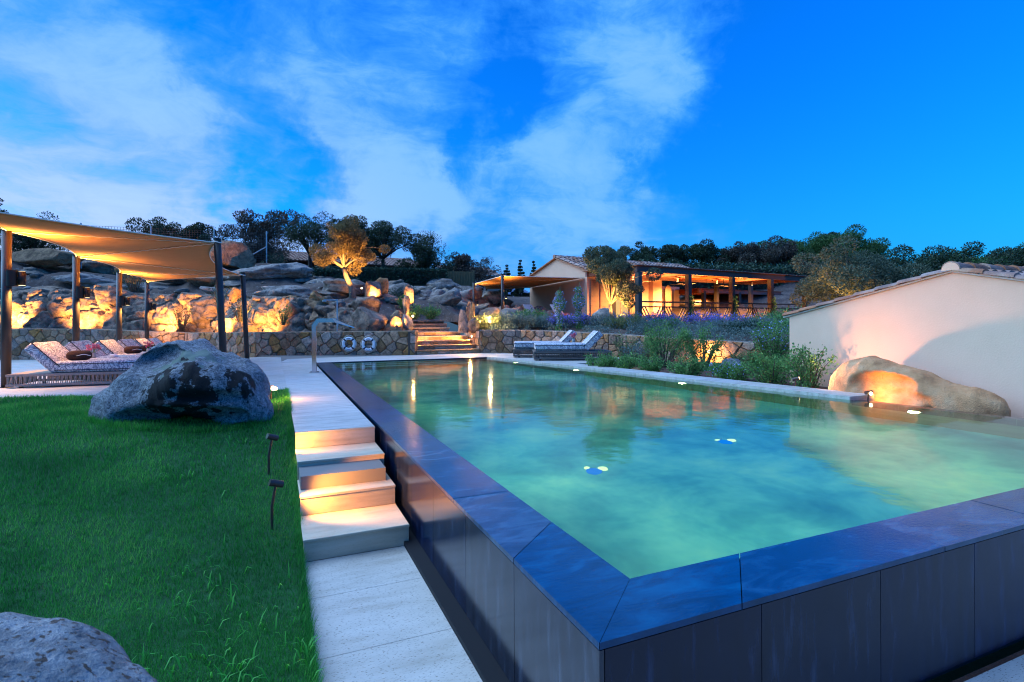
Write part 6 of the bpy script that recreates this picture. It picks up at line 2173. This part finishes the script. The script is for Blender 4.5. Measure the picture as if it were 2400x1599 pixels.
struct(MB().prism([(9.2, 11.2), (9.6, 9.4), (11.0, 9.2), (12.2, 9.9), (11.0, 11.9)], -.2, -.045).build('grass_patch', 'lawn_soil'))
struct(MB().prism([(6.2, 15.9), (7.72, 5.4), (9.2, 5.4), (9.2, 7.6), (14, 7.6), (13.2, 9), (11.2, 12.6), (9.6, 15.2), (8.6, 16.9), (7.2, 16.9)], -.75, -.085).build('planting_soil', 'soil'))

rg_ = np.random.default_rng(77)
GC = []
while len(GC) < 26000:
    x = rg_.uniform(7.0, 17.5); y = wall_y(x) + .15 + rg_.uniform(0, 1) ** 1.3 * 5.0
    if y > 19.2 or noise.noise(Vector((x * 1.1, y * 1.1, 4))) < -.12: continue
    hh = .30 + .22 * noise.noise(Vector((x * 1.7, y * 1.7, 9)))
    GC.append((x, y, hill_z(x, y) + max(.02, hh) * rg_.random()))
GC = np.array(GC)
V, F = leaves(GC, .085, .022, 78, .8)
struct(np_mesh('ground_cover', V, F, 'lf_grey'), 'stuff')
# on top of the curved wall and on the terrace slope
G1 = 'silvery shrubs above the curved wall'
sh = [(6.95, 18.5, .42, .62, 'lf_yellow', 'yellow lit shrub touching the hollow rock', None), (7.35, 18.75, .45, .70, 'lf_yellow', 'taller lit shrub behind the glowing garden lamp', None), (7.8, 18.6, .5, .60, 'lf_grey', 'first grey green shrub right of the lit ones', None),
      (8.3, 18.4, .5, .55, 'lf_grey', 'grey shrub behind the second agave', None), (8.75, 18.0, .45, .50, 'lf_grey', 'grey shrub left of the first flower column', None), (9.0, 18.9, .5, .65, 'lf_green', 'green shrub before the villa gable wall', None),
      (9.6, 17.7, .4, .55, 'lf_grey', 'violet tinged grey shrub between the flower columns', 'fl_violet'), (10.1, 17.2, .5, .60, 'lf_grey', 'grey shrub right of the second flower column', 'fl_violet'), (10.6, 16.6, .5, .60, 'lf_grey', 'feathery grey shrub left of the lit olive base', None),
      (10.95, 16.0, .42, .50, 'lf_yellow', 'golden lit grass clump below the olive tree', None), (11.35, 15.75, .45, .62, 'lf_yellow', 'second golden lit clump right of olive base', None), (11.55, 15.1, .45, .5, 'lf_grey', 'pale grey shrub over the wall edge', None),
      (12.3, 17.0, .6, 1.0, 'lf_grey', 'lavender mass with violet spikes left of the pergola post', 'fl_violet'), (12.9, 16.3, .65, 1.0, 'lf_grey', 'large violet lavender clump below the first pergola post', 'fl_violet'), (12.35, 15.2, .5, .6, 'lf_green', 'green shrub with blue flowers on the wall top', 'fl_blue'),
      (13.7, 16.4, .6, .95, 'lf_grey', 'grey green shrub between two lavender masses', None), (14.4, 15.6, .7, 1.0, 'lf_grey', 'big silver shrub crowned with lavender', 'fl_violet'), (15.2, 15.2, .7, .95, 'lf_grey', 'right lavender mass below the pergola railing', 'fl_violet'),
      (13.3, 13.7, .65, .75, 'lf_grey', 'silver shrub hanging over the curved wall', None), (13.6, 12.9, .6, .62, 'lf_hedge', 'dark round leaved shrub above the wall lamp', None), (14.2, 12.1, .55, .6, 'lf_green', 'blue flowering shrub near the garden house eave', 'fl_blue'),
      (14.9, 13.6, .7, .95, 'lf_grey', 'grey shrub behind the dark round leaved one', None), (15.8, 13.6, .8, 1.1, 'lf_green', 'tall green bush before the right pergola posts', None), (16.6, 13.0, .8, 1.1, 'lf_grey', 'silver bush near the garden house roof edge', None),
      (14.6, 11.0, .5, .7, 'lf_green', 'flowering bush at the garden house wall corner', 'fl_blue'), (17.8, 14.6, .9, 1.2, 'lf_green', 'dark green bush under the last pergola bay', None), (19.8, 14.8, 1.0, 1.5, 'lf_green', 'large bush right of the pergola end post', None)]
for i, (x, y, r, h, lf, lab, fl) in enumerate(sh):
    shrub('garden_shrub', lab, (x, y, gz(x, y)), r * 1.25, h * (.50 if x > 12 else .9), 130 + i, lf, 2600, .075, .22 if lf in ('lf_grey', 'lf_yellow') else .5, 36, fl, (750 if fl == 'fl_violet' else 150) if fl else 0, .055 if fl == 'fl_violet' else .05, group=G1, up=.9, top_fl=.3 if fl == 'fl_violet' else 0)
for (x, y, h, s_, lab) in ((9.24, 17.05, 1.35, 3, 'left flowering column trained up a stake'), (9.85, 16.75, 1.5, 4, 'right flowering column trained up a stake')):
    t = thing('flower_column', lab, 'climber', (x, y, .72), 0, 'blue flowering climbers on stakes')
    MB().cyl((0, 0, -.1), (.03, 0, h + .25), .012, n=6).build('stake', 'bamboo', t)
    cl = [(random.Random(s_ + k).uniform(-.06, .06), 0, h * k / 9, .15 if k not in (6, 7) else .24) for k in range(10)]
    P, d = crown_points(cl, 1700, s_); V, F = leaves(P, .05, .025, s_); struct(np_mesh('foliage', V, F, 'lf_green', t), 'stuff')
    P, d = crown_points(cl[2:], 420, s_ + 9, .9); V, F = leaves(P * np.array([1.15, 1.15, 1]), .045, .04, s_ + 3); struct(np_mesh('flowers', V, F, 'fl_blue', t), 'stuff')
for (x, y, s_, lab) in ((7.05, 17.85, .22, 'biggest agave on the wall top below lamp'), (7.5, 17.85, .17, 'small agave second on the wall top'), (8.2, 17.55, .2, 'agave third on the wall top by grey shrub')):
    t = thing('agave', lab, 'agave', (x, y, .80), 0, 'small agaves along the wall top')
    for k in range(13):
        a = 2.4 * k; el = .35 + .085 * k
        e1 = Vector((math.cos(a) * math.cos(el), math.sin(a) * math.cos(el), math.sin(el))) * s_
        sd_ = Vector((-math.sin(a), math.cos(a), 0)) * s_ * .10
        MB().add([e1 * .05 - sd_ * .6, e1 * .05 + sd_ * .6, e1 * .5 + sd_, e1, e1 * .5 - sd_, e1 * .45 - Vector((0, 0, .02))],
                 [(0, 1, 5), (1, 2, 5), (2, 3, 5), (3, 4, 5), (4, 0, 5), (4, 3, 2), (0, 4, 2, 1)]).build('leaf', 'agave', t)
# plants before the rock face and on the hill
for i, (x, y, r, h, n, lf, lab) in enumerate(((-5.6, 28.6, .75, 1.7, 1300, 'lf_olive', 'dark sprawling bush against the left rock face'), (-6.2, 30.6, .7, 1.3, 900, 'lf_olive', 'dark bush at the left end of the wall top'),
                                             (-3.35, 25.1, .5, 1.2, 600, 'lf_olive', 'thin bush between second and third canopy posts'), (-1.75, 22.6, .45, .9, 500, 'lf_olive', 'wispy plant on the rock face behind the last lounger'),
                                             (-1.1, 21.7, .4, 1.0, 500, 'lf_olive', 'small plant left of the front right post'), (.3, 20.5, .35, .7, 450, 'lf_green', 'small plant by the uplight at rear right post'),
                                             (5.0, 20.9, .35, .55, 900, 'lf_green', 'green bush left on the earthy slope over the stairs'), (5.65, 20.95, .5, .5, 1300, 'lf_green', 'wide green bush on the slope over the stairs'),
                                             (4.75, 22.0, .3, .5, 800, 'lf_green', 'green bush beside the slender lit stone'), (5.6, 25.4, .75, .75, 1800, 'lf_hedge', 'dark rounded bush on the rocks under the hedge'), (4.5, 27.5, .7, .6, 1300, 'lf_hedge', 'dark low bush right of the lit boulders'),
                                             (.2, 32.2, .6, .8, 1000, 'lf_hedge', 'young green bush right of netting fence'), (4.6, 20.1, .22, .4, 400, 'lf_green', 'little plant by the star bright lamp'), (3.6, 30.0, .6, .6, 1000, 'lf_hedge', 'dark bush below the clipped hedge'))):
    shrub('hill_bush', lab, (x, y, hill_base(x, y) - .05), r, h, 200 + i, lf, n, .07, .42, 18, group='bushes on the rocky hill', up=.6)
# vines on the pergola posts
for k, lab in ((1, 'leafy vine on the second pergola post'), (2, 'leafy vine on the third pergola post'), (3, 'leafy vine on the fourth pergola post')):
    x, y, z = vloc(3.2 * k + .05, -.16, 0)
    t = thing('vine', lab, 'vine', (x, y, z), VA, 'vines on the pergola posts')
    cl = [(.05 * math.sin(j * 1.3), 0, .1 + .13 * j, .13) for j in range(10)]
    MB().tube([(c[0], 0, c[2]) for c in cl], .012, 5).build('stem', 'stem', t)
    P, d = crown_points(cl, 420, 300 + k); V, F = leaves(P, .075, .05, 300 + k); struct(np_mesh('foliage', V, F, 'lf_green', t), 'stuff')
